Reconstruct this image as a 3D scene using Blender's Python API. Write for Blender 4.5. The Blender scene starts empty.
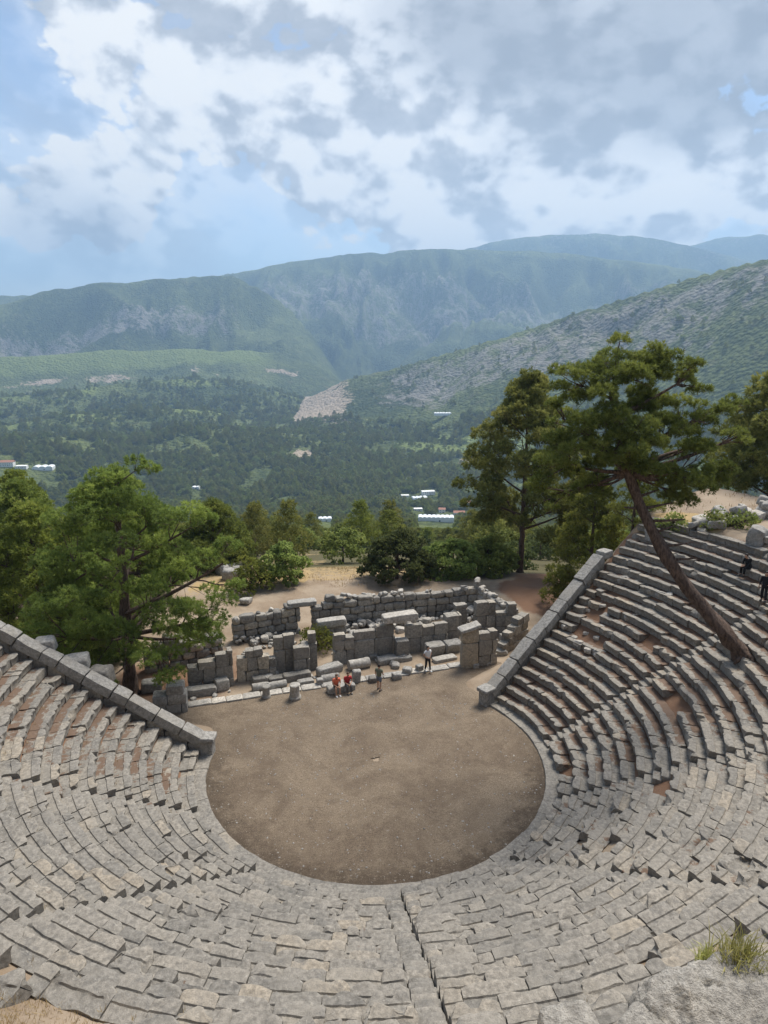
import bpy, math, random
import numpy as np
from mathutils import Vector

rng = np.random.default_rng(7)
random.seed(7)
R = math.radians
scn = bpy.context.scene
COL = scn.collection

# ------------------------------------------------------------------ camera
F = 690.0; TH = R(14.15); CAMH = 21.0
ct, st = math.cos(TH), math.sin(TH)
cam_d = bpy.data.cameras.new('camera'); cam = bpy.data.objects.new('camera', cam_d); COL.objects.link(cam)
cam.location = (0, 0, CAMH); cam.rotation_euler = (R(90) - TH, 0, 0)
cam_d.sensor_fit = 'VERTICAL'; cam_d.sensor_height = 36.0; cam_d.lens = 36.0 * F / 1024.0
cam_d.clip_start = 0.1; cam_d.clip_end = 40000
scn.camera = cam

def ray(px, py):
    x = px - 384.0; y = py - 512.0
    return np.array([x, F * ct - y * st, -(F * st + y * ct)]) / F
def at_z(px, py, z=0.0):
    d = ray(px, py); t = (z - CAMH) / d[2]
    return np.array([0, 0, CAMH]) + d * t
def at_y(px, py, Y):
    d = ray(px, py); return np.array([0, 0, CAMH]) + d * (Y / d[1])

# ------------------------------------------------------------------ theatre constants
C = np.array([-0.404, 31.212]); R0 = 8.45
AX = 18.7                      # azimuth of the axis of the seating, 0 = towards the camera hill, + = right
RUN, RISE, NROW = 0.67, 0.41, 19
STAIRS = [-60.0, -29.3, 4.4, 35.4, 67.0, 97.5]
EDGES = [-91.3] + STAIRS + [128.6]
A17 = R(17.5)
UU = np.array([math.cos(A17), math.sin(A17)]); VV = np.array([-math.sin(A17), math.cos(A17)])
def UV(u, v, z=0.0):
    p = C + UU * u + VV * v
    return np.array([p[0], p[1], z])
def nose(i): return R0 + 0.55 + RUN * i, 0.54 + RISE * i
def pol(r, az, z):
    a = np.radians(az)
    return np.stack([C[0] + r * np.sin(a), C[1] - r * np.cos(a), z + 0 * r], -1)

# ------------------------------------------------------------------ noise
def _h(i, j, k, s):
    n = (i.astype(np.int64) * 374761393 + j.astype(np.int64) * 668265263 + k.astype(np.int64) * 1274126177 + s * 1013904223) & 0xffffffff
    n = ((n ^ (n >> 13)) * 1274126177) & 0xffffffff
    n = n ^ (n >> 16)
    return (n & 0xffff) / 32767.5 - 1.0
def vnoise(p, s=0):
    p = np.asarray(p, float); f = np.floor(p); t = p - f; t = t * t * (3 - 2 * t)
    i, j, k = (f[..., a].astype(np.int64) for a in range(3))
    r = 0
    for a in (0, 1):
        wa = t[..., 0] if a else 1 - t[..., 0]
        for b in (0, 1):
            wb = t[..., 1] if b else 1 - t[..., 1]
            for c in (0, 1):
                wc = t[..., 2] if c else 1 - t[..., 2]
                r = r + wa * wb * wc * _h(i + a, j + b, k + c, s)
    return r
def fbm(p, s=0, o=4, g=0.5):
    p = np.asarray(p, float); r = 0; a = 1
    for q in range(o):
        r = r + a * vnoise(p * 2 ** q, s + q * 17); a *= g
    return r
def vec3noise(p, s=0): return np.stack([vnoise(p, s), vnoise(p, s + 51), vnoise(p, s + 97)], -1)
def sstep(a, b, x):
    t = np.clip((x - a) / (b - a), 0, 1); return t * t * (3 - 2 * t)

# ------------------------------------------------------------------ mesh helpers
class MB:
    def __init__(s): s.v = []; s.f = []; s.n = 0; s.a = []
    def add(s, v, f, a=None):
        v = np.asarray(v, float).reshape(-1, 3)
        if isinstance(f, np.ndarray): s.f.append(f + s.n)
        else:
            for q in f: s.f.append(np.asarray(q, int).reshape(1, -1) + s.n)
        s.v.append(v); s.a.append(np.zeros(len(v)) if a is None else np.asarray(a, float)); s.n += len(v)
    def mesh(s, name, mat, smooth=True, attr=None):
        me = bpy.data.meshes.new(name)
        v = np.concatenate(s.v).astype(np.float32)
        lt = np.concatenate([np.full(len(f), f.shape[1]) for f in s.f]); li = np.concatenate([f.ravel() for f in s.f])
        me.vertices.add(len(v)); me.vertices.foreach_set('co', v.ravel())
        me.loops.add(len(li)); me.loops.foreach_set('vertex_index', li.astype(np.int32))
        me.polygons.add(len(lt)); ls = np.concatenate([[0], np.cumsum(lt)[:-1]])
        me.polygons.foreach_set('loop_start', ls.astype(np.int32))
        me.polygons.foreach_set('use_smooth', np.full(len(lt), bool(smooth)))
        me.update(calc_edges=True); me.validate()
        if attr:
            at = me.attributes.new(attr, 'FLOAT', 'POINT'); at.data.foreach_set('value', np.concatenate(s.a).astype(np.float32))
        if mat: me.materials.append(mat)
        return me
    def obj(s, name, mat, parent=None, smooth=True, attr=None, sharp=None):
        me = s.mesh(name, mat, smooth, attr)
        if sharp is not None: me.set_sharp_from_angle(angle=R(sharp))
        o = bpy.data.objects.new(name, me); COL.objects.link(o)
        if parent is not None: o.parent = parent
        return o
def tag(o, label=None, cat=None, group=None, kind=None):
    if label: o['label'] = label
    if cat: o['category'] = cat
    if group: o['group'] = group
    if kind: o['kind'] = kind
    return o
def empty(name, loc, label, cat, group=None, rz=0.0):
    o = bpy.data.objects.new(name, None); COL.objects.link(o)
    o.empty_display_size = 0.3; o.location = tuple(float(q) for q in loc); o.rotation_euler = (0, 0, rz)
    return tag(o, label, cat, group)

_tmpl = {}
def cube_t(n):
    if n in _tmpl: return _tmpl[n]
    idx = {}; vs = []; fs = []
    def vid(p):
        if p not in idx: idx[p] = len(vs); vs.append(p)
        return idx[p]
    for ax in range(3):
        for sd in (0, n):
            for i in range(n):
                for j in range(n):
                    q = []
                    for a, b in ((i, j), (i + 1, j), (i + 1, j + 1), (i, j + 1)):
                        p = [0, 0, 0]; p[ax] = sd; p[(ax + 1) % 3] = a; p[(ax + 2) % 3] = b
                        q.append(vid(tuple(p)))
                    fs.append(q if sd else q[::-1])
    _tmpl[n] = (np.array(vs, float) / n * 2 - 1, np.array(fs))
    return _tmpl[n]
def rotz(a):
    c, s = math.cos(a), math.sin(a); return np.array([[c, -s, 0], [s, c, 0], [0, 0, 1.0]])
def rotx(a):
    c, s = math.cos(a), math.sin(a); return np.array([[1, 0, 0], [0, c, -s], [0, s, c]])
def roty(a):
    c, s = math.cos(a), math.sin(a); return np.array([[c, 0, s], [0, 1, 0], [-s, 0, c]])
def rock(mb, c, size, M=None, seed=0, rough=0.03, k=9, n=4, fr=2.2, att=0.0):
    """an irregular worn block: centre c, full size, rotation M"""
    v, f = cube_t(n)
    v = np.sign(v) * np.abs(v) ** 0.75
    p = v / (np.sum(np.abs(v) ** k, 1, keepdims=True) ** (1.0 / k))
    p = p * np.asarray(size) / 2.0
    p = p + vec3noise(p * fr + seed * 7.31, seed % 1000) * rough + vec3noise(p * fr * 2.6 + seed * 3.1, seed % 1000 + 9) * rough * 0.45
    if M is not None: p = p @ np.asarray(M).T
    mb.add(p + np.asarray(c), f, np.full(len(p), att))
def tube(mb, pts, rad, ns=8, cap=True, bump=0.0, seed=0):
    pts = np.asarray(pts, float); rad = np.asarray(rad, float); n = len(pts)
    t = np.gradient(pts, axis=0); t /= np.linalg.norm(t, axis=1, keepdims=True) + 1e-9
    ref = np.array([0.31, 0.22, 0.92]) if abs(t[0, 2]) < 0.9 else np.array([1.0, 0.1, 0])
    a = np.cross(t, ref); a /= np.linalg.norm(a, axis=1, keepdims=True) + 1e-9; b = np.cross(t, a)
    an = np.linspace(0, 2 * np.pi, ns, endpoint=False)
    ring = (a[:, None] * np.cos(an)[None, :, None] + b[:, None] * np.sin(an)[None, :, None])
    rr = rad[:, None] * np.ones(ns)[None]
    if bump: rr = rr * (1 + bump * vnoise((pts[:, None] * 2.1 + ring * 2.3 + seed)))
    v = pts[:, None] + ring * rr[..., None]
    i = np.arange(n - 1)[:, None] * ns; j = np.arange(ns)[None]; j2 = (j + 1) % ns
    f = np.stack([i + j, i + j2, i + ns + j2, i + ns + j], -1).reshape(-1, 4)
    mb.add(v.reshape(-1, 3), f)
    if cap:
        mb.f.append(np.arange(ns)[None, ::-1] + mb.n - n * ns); mb.f.append(np.arange(ns)[None] + mb.n - ns)

# ------------------------------------------------------------------ materials
def newmat(name):
    m = bpy.data.materials.new(name); m.use_nodes = True; nt = m.node_tree
    b = nt.nodes['Principled BSDF']; b.inputs['Roughness'].default_value = 0.9
    b.inputs['Specular IOR Level'].default_value = 0.25
    return m, nt, b
class NT:
    def __init__(s, nt): s.t = nt
    def n(s, typ, **kw):
        q = s.t.nodes.new(typ)
        for k, v in kw.items(): setattr(q, k, v)
        return q
    def l(s, a, b): s.t.links.new(a, b)
    def setin(s, sock, v):
        if hasattr(v, 'is_linked'): s.l(v, sock)
        else: sock.default_value = v
    def math(s, op, a, b=0.0, c=None, clamp=False):
        q = s.n('ShaderNodeMath', operation=op); q.use_clamp = clamp
        s.setin(q.inputs[0], a); s.setin(q.inputs[1], b)
        if c is not None: s.setin(q.inputs[2], c)
        return q.outputs[0]
    def noise(s, vec, scale, detail=4, rough=0.55, dist=0.0):
        q = s.n('ShaderNodeTexNoise'); q.inputs['Scale'].default_value = scale; q.inputs['Detail'].default_value = detail
        q.inputs['Roughness'].default_value = rough; q.inputs['Distortion'].default_value = dist
        if vec is not None: s.l(vec, q.inputs['Vector'])
        return q.outputs['Fac']
    def mapr(s, v, a, b, c=0.0, d=1.0, smooth=True):
        q = s.n('ShaderNodeMapRange'); q.interpolation_type = 'SMOOTHSTEP' if smooth else 'LINEAR'
        s.setin(q.inputs[0], v)
        for k, x in zip((1, 2, 3, 4), (a, b, c, d)): s.setin(q.inputs[k], x)
        return q.outputs[0]
    def mix(s, fac, a, b):
        q = s.n('ShaderNodeMix', data_type='RGBA'); s.setin(q.inputs[0], fac)
        for i, x in ((6, a), (7, b)):
            if isinstance(x, (tuple, list)): q.inputs[i].default_value = (*x[:3], 1)
            else: s.l(x, q.inputs[i])
        return q.outputs[2]
    def ramp(s, fac, stops):
        q = s.n('ShaderNodeValToRGB'); s.l(fac, q.inputs[0]); el = q.color_ramp.elements
        while len(el) < len(stops): el.new(0.5)
        for e, (p, c) in zip(el, stops): e.position = p; e.color = (*c[:3], 1)
        return q.outputs[0]
    def bump(s, h, bsdf, strength, dist):
        q = s.n('ShaderNodeBump'); q.inputs['Strength'].default_value = strength; q.inputs['Distance'].default_value = dist
        s.l(h, q.inputs['Height']); s.l(q.outputs[0], bsdf.inputs['Normal'])
    def pos(s): return s.n('ShaderNodeNewGeometry').outputs['Position']

def stone_mat(name, stops, litter=False, lichen=0.5, spots=0.5, bumpd=0.03):
    m, nt, b = newmat(name); t = NT(nt)
    g = t.n('ShaderNodeNewGeometry'); P = g.outputs['Position']; isl = g.outputs['Random Per Island']
    n1 = t.noise(P, 0.9, 5, 0.6); n2 = t.noise(P, 7.0, 6, 0.65); n3 = t.noise(P, 34.0, 4, 0.6)
    base = t.ramp(isl, stops)
    var = t.mapr(n2, 0.28, 0.72, 0.60, 1.32)
    mul = t.n('ShaderNodeVectorMath', operation='SCALE'); t.l(base, mul.inputs[0]); t.l(var, mul.inputs[3])
    c = mul.outputs[0]
    c = t.mix(t.math('MULTIPLY', t.mapr(n1, 0.42, 0.66), 0.55), c, (0.255, 0.234, 0.20))
    dk = t.math('MULTIPLY', t.mapr(t.noise(P, 2.6, 7, 0.72), 0.52, 0.68), lichen)
    c = t.mix(dk, c, (0.095, 0.093, 0.09))
    wh = t.math('MULTIPLY', t.mapr(t.noise(P, 5.2, 6, 0.7, 0.6), 0.60, 0.70), spots)
    c = t.mix(wh, c, (0.46, 0.43, 0.37))
    c = t.mix(t.math('MULTIPLY', t.mapr(n3, 0.50, 0.68), 0.5), c, (0.11, 0.104, 0.092))
    sp2 = t.math('MULTIPLY', t.mapr(t.noise(P, 15.0, 5, 0.75), 0.60, 0.68), spots * 0.8)
    c = t.mix(sp2, c, (0.50, 0.47, 0.41))
    if litter:
        at = t.n('ShaderNodeAttribute', attribute_name='litter').outputs['Fac']
        k = t.math('ADD', at, t.math('MULTIPLY', t.math('SUBTRACT', t.noise(P, 2.2, 7, 0.72), 0.5), 2.6))
        lit = t.mapr(k, 0.40, 0.58)
        lc = t.mix(t.noise(P, 40, 3, 0.7), (0.085, 0.052, 0.036), (0.19, 0.125, 0.085))
        c = t.mix(t.math('MULTIPLY', lit, 0.92), c, lc)
    t.l(c, b.inputs['Base Color'])
    h = t.math('ADD', t.math('MULTIPLY', n2, 0.6), t.math('ADD', t.math('MULTIPLY', n3, 0.25), t.math('MULTIPLY', t.noise(P, 90, 3, 0.6), 0.1)))
    t.bump(h, b, 1.0, bumpd * 1.5)
    b.inputs['Roughness'].default_value = 0.88
    return m
GREY = [(0.0, (0.1747, 0.163, 0.1438)), (0.3, (0.2038, 0.189, 0.1654)), (0.6, (0.2278, 0.209, 0.1805)), (0.87, (0.2517, 0.227, 0.1908)), (0.97, (0.2787, 0.243, 0.1936)), (1.0, (0.312, 0.262, 0.1993))]
M_seat = stone_mat('limestone_seats', GREY, litter=True)
M_wall = stone_mat('limestone_ashlar', [(0, (0.16, 0.150, 0.134)), (0.4, (0.235, 0.219, 0.194)), (0.8, (0.31, 0.285, 0.243)), (1, (0.42, 0.365, 0.285))], lichen=0.75)
M_coping = stone_mat('limestone_coping', [(0, (0.25, 0.24, 0.222)), (0.6, (0.31, 0.297, 0.272)), (1, (0.36, 0.34, 0.305))], lichen=0.55, spots=0.3)
M_pale = stone_mat('limestone_pale', [(0, (0.29, 0.28, 0.26)), (0.6, (0.40, 0.375, 0.335)), (1, (0.50, 0.46, 0.40))], lichen=0.5, spots=0.8)
M_cream = stone_mat('limestone_cream', [(0, (0.34, 0.28, 0.20)), (1, (0.44, 0.365, 0.26))], lichen=0.45, spots=0.7)
M_boulder = stone_mat('boulder_rock', [(0, (0.32, 0.30, 0.265)), (1, (0.41, 0.38, 0.335))], lichen=0.8, spots=0.9, bumpd=0.10)

def simple_mat(name, col, rough=0.8, var=0.25, scale=6.0, bumpd=0.01):
    m, nt, b = newmat(name); t = NT(nt); P = t.pos()
    n = t.noise(P, scale, 5, 0.6)
    t.l(t.mix(n, tuple(c * (1 - var) for c in col), tuple(min(1, c * (1 + var)) for c in col)), b.inputs['Base Color'])
    b.inputs['Roughness'].default_value = rough
    t.bump(n, b, 0.5, bumpd)
    return m
def bark_mat(name, a, bb):
    m, nt, b = newmat(name); t = NT(nt); P = t.pos()
    mp = t.n('ShaderNodeMapping'); mp.inputs['Scale'].default_value = (1, 1, 0.3); t.l(P, mp.inputs[0])
    n = t.noise(mp.outputs[0], 9, 6, 0.7)
    t.l(t.mix(t.mapr(n, 0.35, 0.65), a, bb), b.inputs['Base Color']); t.bump(n, b, 1.0, 0.08)
    return m
M_bark = bark_mat('pine_bark', (0.055, 0.038, 0.03), (0.15, 0.105, 0.08))
def leaf_mat(name, dark, light, yellow, transl=0.45):
    m, nt, b = newmat(name); t = NT(nt)
    g = t.n('ShaderNodeNewGeometry'); at = t.n('ShaderNodeAttribute', attribute_name='tint').outputs['Fac']
    oi = t.n('ShaderNodeObjectInfo').outputs['Random']
    n = t.noise(g.outputs['Position'], 0.5, 3, 0.6)
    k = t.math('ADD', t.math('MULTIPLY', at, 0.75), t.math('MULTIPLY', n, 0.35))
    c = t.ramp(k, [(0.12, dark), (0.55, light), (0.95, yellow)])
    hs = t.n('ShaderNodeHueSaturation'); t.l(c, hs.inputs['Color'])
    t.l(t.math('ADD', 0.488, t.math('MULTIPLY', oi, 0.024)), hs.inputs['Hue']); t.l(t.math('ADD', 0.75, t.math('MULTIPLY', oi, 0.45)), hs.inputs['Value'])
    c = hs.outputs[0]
    t.l(c, b.inputs['Base Color']); b.inputs['Roughness'].default_value = 0.65
    tr = t.n('ShaderNodeBsdfTranslucent'); t.l(c, tr.inputs['Color'])
    mx = t.n('ShaderNodeMixShader'); mx.inputs[0].default_value = transl
    t.l(b.outputs[0], mx.inputs[1]); t.l(tr.outputs[0], mx.inputs[2])
    t.l(mx.outputs[0], nt.nodes['Material Output'].inputs['Surface'])
    return m
M_pine = leaf_mat('pine_needles', (0.0678, 0.0955, 0.024), (0.202, 0.2572, 0.0572), (0.3795, 0.4319, 0.1023))
M_pine2 = leaf_mat('pine_needles_bright', (0.0738, 0.0891, 0.0187), (0.1946, 0.2198, 0.0418), (0.3221, 0.3267, 0.0715))
M_pine3 = leaf_mat('pine_needles_dark', (0.0797, 0.0943, 0.0282), (0.2121, 0.2251, 0.0582), (0.3736, 0.3535, 0.0974))
M_leaf = leaf_mat('broad_leaves', (0.0986, 0.1295, 0.0382), (0.2466, 0.2921, 0.0803), (0.4225, 0.4487, 0.134))
M_olive = leaf_mat('dark_leaves', (0.051, 0.0641, 0.0248), (0.113, 0.135, 0.0482), (0.1823, 0.2059, 0.0698))
M_straw = leaf_mat('dry_grass_blades', (0.20, 0.135, 0.055), (0.36, 0.26, 0.11), (0.46, 0.37, 0.18), 0.3)
M_tuft = leaf_mat('green_grass_blades', (0.19, 0.20, 0.05), (0.36, 0.36, 0.10), (0.52, 0.49, 0.2), 0.4)

# ------------------------------------------------------------------ terrain
VZ = np.array([[0, 0], [58, 0], [64, -0.8], [75, -4], [100, -10.5], [150, -25], [300, -72], [600, -152], [1000, -245], [1250, -276], [1600, -283], [4000, -270], [30000, -270]], float)
PX = lambda L: np.array(L, float)
RIDGES = [  # name, nodes (px, y, distance), front width, back width, power, gully
    ('E', PX([(-900, 446, 1800), (0, 441, 1800), (60, 437, 1850), (110, 441, 1900), (180, 427, 1900), (250, 431, 1950), (330, 437, 2000), (420, 444, 1900), (500, 449, 1850), (620, 452, 1800), (768, 458, 1700), (1700, 450, 1700)]), 430, 300, 1.15, 0.24),
    ('E2', PX([(-900, 420, 2300), (0, 425, 2300), (60, 415, 2300), (150, 408, 2350), (205, 410, 2400), (250, 428, 2450), (300, 442, 2500), (340, 446, 2500), (420, 445, 2500), (1700, 470, 2500)]), 330, 300, 1.1, 0.24),
    ('G', PX([(-900, 395, 2900), (0, 397, 2900), (50, 392, 2900), (110, 384, 2950), (180, 378, 3000), (250, 383, 3050), (310, 402, 3100), (350, 430, 3100), (430, 450, 3100), (1700, 470, 3100)]), 420, 300, 1.1, 0.25),
    ('L2', PX([(-900, 352, 3900), (0, 357, 3900), (100, 350, 3900), (200, 349, 3950), (280, 352, 4000), (325, 370, 4000), (360, 395, 4000), (430, 430, 4000), (1700, 470, 4000)]), 560, 500, 1.1, 0.16),
    ('L', PX([(-900, 345, 5200), (-200, 325, 5200), (0, 305, 5200), (60, 288, 5200), (130, 280, 5150), (190, 277, 5100), (235, 276, 5000), (262, 288, 4900), (290, 308, 4800), (312, 335, 4700), (328, 360, 4600), (345, 385, 4600), (400, 420, 4600), (1700, 470, 4600)]), 1250, 900, 1.2, 0.34),
    ('B', PX([(-900, 330, 6800), (100, 292, 6800), (180, 284, 6800), (235, 274, 6800), (290, 262, 6700), (340, 255, 6600), (400, 250, 6500), (470, 249, 6500), (560, 253, 6500), (640, 263, 6500), (720, 275, 6500), (900, 300, 6500), (1700, 330, 6500)]), 2100, 1200, 1.25, 0.42),
    ('C', PX([(-900, 340, 8700), (300, 290, 8700), (400, 259, 8700), (440, 252, 8700), (465, 247, 8600), (500, 239, 8600), (545, 235, 8600), (590, 233, 8600), (640, 237, 8600), (672, 243, 8600), (720, 255, 8600), (800, 275, 8600), (1700, 330, 8600)]), 2500, 1500, 1.4, 0.25),
    ('C2', PX([(-900, 340, 10600), (500, 290, 10600), (620, 258, 10600), (680, 243, 10500), (715, 234, 10500), (745, 233, 10500), (768, 236, 10500), (900, 232, 10500), (1200, 250, 10500), (1700, 290, 10500)]), 2600, 1500, 1.4, 0.12),
    ('D', PX([(-900, 480, 3100), (225, 450, 3100), (268, 424, 3050), (300, 401, 3000), (345, 379, 2900), (385, 371, 2850), (440, 355, 2750), (500, 338, 2650), (560, 318, 2550), (600, 305, 2500), (660, 285, 2400), (700, 272, 2350), (768, 254, 2250), (1000, 215, 2200), (1700, 205, 2200)]), 1050, 600, 1.45, 0.22),
]
def near_h(x, y):
    dx, dy = x - C[0], y - C[1]; r = np.hypot(dx, dy); az = np.degrees(np.arctan2(dx, -dy))
    a = (az - AX + 180) % 360 - 180
    cone = 0.20 + (r - R0) * RISE / RUN - 0.60
    z = np.where(r < R0 + 0.5, 0.0, np.maximum(cone, 0))
    z = np.minimum(z, 8.0 + 1.25 * sstep(60, 68, az))
    hill = sstep(78, 52, np.abs(az))
    up = np.clip((r - 22.0) * 1.15, 0, 10.4) + np.clip((r - 21.2) * 0.5, 0, 0.5)
    z = z + hill * up
    fall = np.clip((r - 33.0) * 0.6, 0, 8.2) * (1 - sstep(78, 52, np.abs(az)))
    z = z - fall + sstep(23.5, 31, r) * 0.6 * (1 - hill)
    over = np.abs(a) - 110.0
    dist = np.where(over > 0, r * np.sin(np.radians(np.clip(over, 0, 89))), 0)
    w = 1 - sstep(0.15, 3.5, dist)
    z = z * w
    return z
def terr(x, y, zones=False):
    x = np.asarray(x, float); y = np.asarray(y, float)
    d = np.hypot(x, y); base = np.interp(d, VZ[:, 0], VZ[:, 1])
    base = np.where(y < 0, np.where(d > 60, base * 0, 0), base)
    p3 = np.stack([x, y, 0 * x], -1)
    base = base + sstep(70, 200, d) * (fbm(p3 / 180.0, 5, 3) * 9) * np.clip(d / 900, 0, 1)
    yy = np.maximum(y, 1e-3); px = np.clip(384 + F / ct * x / yy, -880, 1680); px = np.where(y < 1, np.where(x < 0, -880, 1680), px)
    h = base.copy(); zr = np.full(x.shape, -1.0); zg = np.zeros(x.shape)
    cosphi = np.clip(yy / np.maximum(d, 1e-3), 0.3, 1)
    for ri, (nm, N, wf, wb, pw, gul) in enumerate(RIDGES):
        ys = np.interp(px, N[:, 0], N[:, 1]); D = np.interp(px, N[:, 0], N[:, 2])
        v = ys - 512.0
        zc = CAMH - D * cosphi * (F * st + v * ct) / (F * ct - v * st)
        zc = zc + fbm(np.stack([px / 22.0, 0 * px + ri, 0 * px], -1), ri * 7, 3) * np.abs(D) * 0.0011
        g = np.where(d < D, np.clip(1 - (D - d) / wf, 0, 1) ** pw, np.clip(1 - (d - D) / wb, 0, 1))
        s = 420.0 if nm in 'EG' else 700.0
        q = np.stack([x / s, y / (s * 1.5), 0 * x + ri * 3.3], -1)
        rid = 1 - np.abs(fbm(q + 0.35 * vec3noise(q * 1.7, 3), 40 + ri, 5, 0.55)) * 1.5
        e = base + (zc - base) * (g + gul * (rid - 0.55) * np.sqrt(np.clip(g, 0, 1)) * (1 - g ** 5))
        take = (e > h) & (g > 0)
        h = np.where(take, e, h); zr = np.where(take, ri, zr); zg = np.where(take, g, zg)
    far = sstep(62, 90, d)
    h = np.where(y < 0, base, h)
    h = h + near_h(x, y)
    h = h + (1 - far) * 0.05 * fbm(p3 / 1.7, 3, 3) * (np.hypot(x - C[0], y - C[1]) > 21.9) + sstep(120, 500, d) * 1.5 * fbm(p3 / 23.0, 8, 2)
    if zones: return h, zr, zg, px, d
    return h
def ground_hit(px, py, dmin=60, dmax=9000):
    d = ray(px, py); t = dmin * (1.004 ** np.arange(int(math.log(dmax / dmin) / math.log(1.004))))
    q = np.array([0, 0, CAMH])[None] + d[None] / d[1] * t[:, None]
    z = terr(q[:, 0], q[:, 1]); i = np.argmax(q[:, 2] <= z)
    if q[i, 2] > z[i]: return None
    return np.array([q[i, 0], q[i, 1], z[i]])

def terrain_mesh():
    phi = np.concatenate([np.linspace(-180, -46, 60, endpoint=False), np.linspace(-46, 46, 560), np.linspace(46, 180, 60)[1:-1]])
    rr = [0.6]
    while rr[-1] < 13500:
        r = rr[-1]
        st_ = 0.5 if r < 66 else max(1.0, r * (0.011 if r < 1400 else 0.0085))
        rr.append(r + st_)
    rr = np.array(rr); a = np.radians(phi)
    x = rr[:, None] * np.sin(a)[None]; y = rr[:, None] * np.cos(a)[None]
    return phi, rr, x, y
def build_terrain():
    phi, rr, x, y = terrain_mesh()
    h, zr, zg, px, d = terr(x, y, True)
    nr, na = x.shape
    idx = np.arange(nr * na).reshape(nr, na)
    f = np.stack([idx[:-1], idx[1:], np.roll(idx[1:], -1, 1), np.roll(idx[:-1], -1, 1)], -1)
    v = np.stack([x, y, h], -1)
    # what the land is covered with: rock, light green plantation, bare earth
    rock_ = np.zeros_like(h); lite = np.zeros_like(h); bare = np.zeros_like(h)
    nm = {k[0]: i for i, k in enumerate(RIDGES)}
    D_ = zr == nm['D']
    rock_ += D_ * sstep(0.40, 0.60, zg + 0.10 * fbm(np.stack([px / 30, zg * 5, 0 * px], -1), 2, 3)) * sstep(330, 420, px) * (1 - 0.75 * sstep(0.9, 0.99, zg)) * (1 - 0.5 * sstep(640, 740, px) * sstep(0.3, 0.8, 1 - zg + 0.3))
    bare += D_ * sstep(250, 275, px) * sstep(366, 330, px) * sstep(0.10, 0.36, zg + 0.1 * vnoise(np.stack([px / 9, zg * 8, 0 * px], -1), 9))
    L_ = zr == nm['L']
    rock_ += L_ * sstep(0.40, 0.5, zg) * sstep(0.74, 0.60, zg) * (0.75 * sstep(260, 200, px) + 0.3)
    B_ = zr == nm['B']
    rock_ += B_ * sstep(0.28, 0.40, zg) * sstep(0.82, 0.66, zg) * 0.85
    L2 = zr == nm['L2']
    lite += L2 * sstep(0.5, 0.8, zg) * sstep(300, 240, px)
    bare += L2 * sstep(0.42, 0.5, zg) * sstep(0.66, 0.56, zg) * sstep(0.05, 0.3, vnoise(np.stack([px / 24, zg * 5, 0 * px], -1), 4)) * 0.8
    G_ = (zr == nm['G']) | (zr == nm['E2'])
    lite += G_ * sstep(0.55, 0.95, zg) * 0.8 * sstep(0.0, 0.4, vnoise(np.stack([px / 40, zg * 2, 0 * px], -1), 14) + 0.2)
    lite += D_ * sstep(0.04, 0.07, zg) * sstep(0.17, 0.12, zg) * sstep(360, 400, px) * 0.9
    E_ = zr == nm['E']
    lite += E_ * sstep(.6, .9, zg) * sstep(380, 420, px) * 1.0 + E_ * sstep(0.05, 0.4, vnoise(np.stack([px / 26, zg * 3, 0 * px], -1), 24)) * .3
    lite += D_ * sstep(.10, .2, zg) * sstep(.45, .3, zg) * .35
    lite += L_ * sstep(.05, .4, vnoise(np.stack([px / 20, zg * 6, 0 * px], -1), 28)) * .30
    for (cx, cg, wx, wg) in ((297, 0.42, 13, 0.2), (470, 0.50, 12, 0.12), (365, 0.55, 10, 0.07)):
        q = ((px - cx) / wx) ** 2 + ((zg - cg) / wg) ** 2 + 0.7 * vnoise(np.stack([px / 6, zg * 14, 0 * px], -1), 4)
        bare += E_ * sstep(1.0, 0.4, q) * 0.9
    C_ = (zr == nm['C']) | (zr == nm['C2'])
    rock_ += C_ * sstep(0.75, 0.95, zg) * 0.6
    # near ground: 1 = dirt, dry grass, needle litter
    dirt = sstep(66, 60, d); dryg = np.zeros_like(h); need = np.zeros_like(h)
    n1 = fbm(np.stack([x / 4, y / 4, 0 * x], -1), 3, 3)
    dryg += sstep(58.5, 60.5, d + n1 * 1.5) * sstep(75, 66, d) * sstep(13, 10, np.abs(x + 6)) * 0.55 + sstep(-0.1, .3, n1) * 0.5 * sstep(54, 58, d) * (np.abs(x + 12) < 5)
    rC = np.hypot(x - C[0], y - C[1])
    azC = np.degrees(np.arctan2(x - C[0], -(y - C[1])))
    dryg += sstep(20.2, 21.2, rC + .4 * n1) * (np.abs(azC) < 70) * (h > 4) * sstep(-0.5, 0.2, n1 + .3)
    dryg += sstep(3.2, 1.2, np.hypot(x - 20.0, y - 44.0) - n1) * (h > 4)
    need += sstep(5, 2.5, np.hypot(x - 14.5, (y - 58) * 0.55) - n1 * 1.2) + 0.8 * sstep(6, 2, np.hypot(x + 13.5, y - 40.5) - n1) + sstep(7, 3, np.hypot(x - 17, y - 52) - n1)
    need += (np.abs(azC) > 58) * (rC > 8.9) * (rC < 22.5) * (np.abs((azC - AX + 180) % 360 - 180) < 111) * .8
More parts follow.
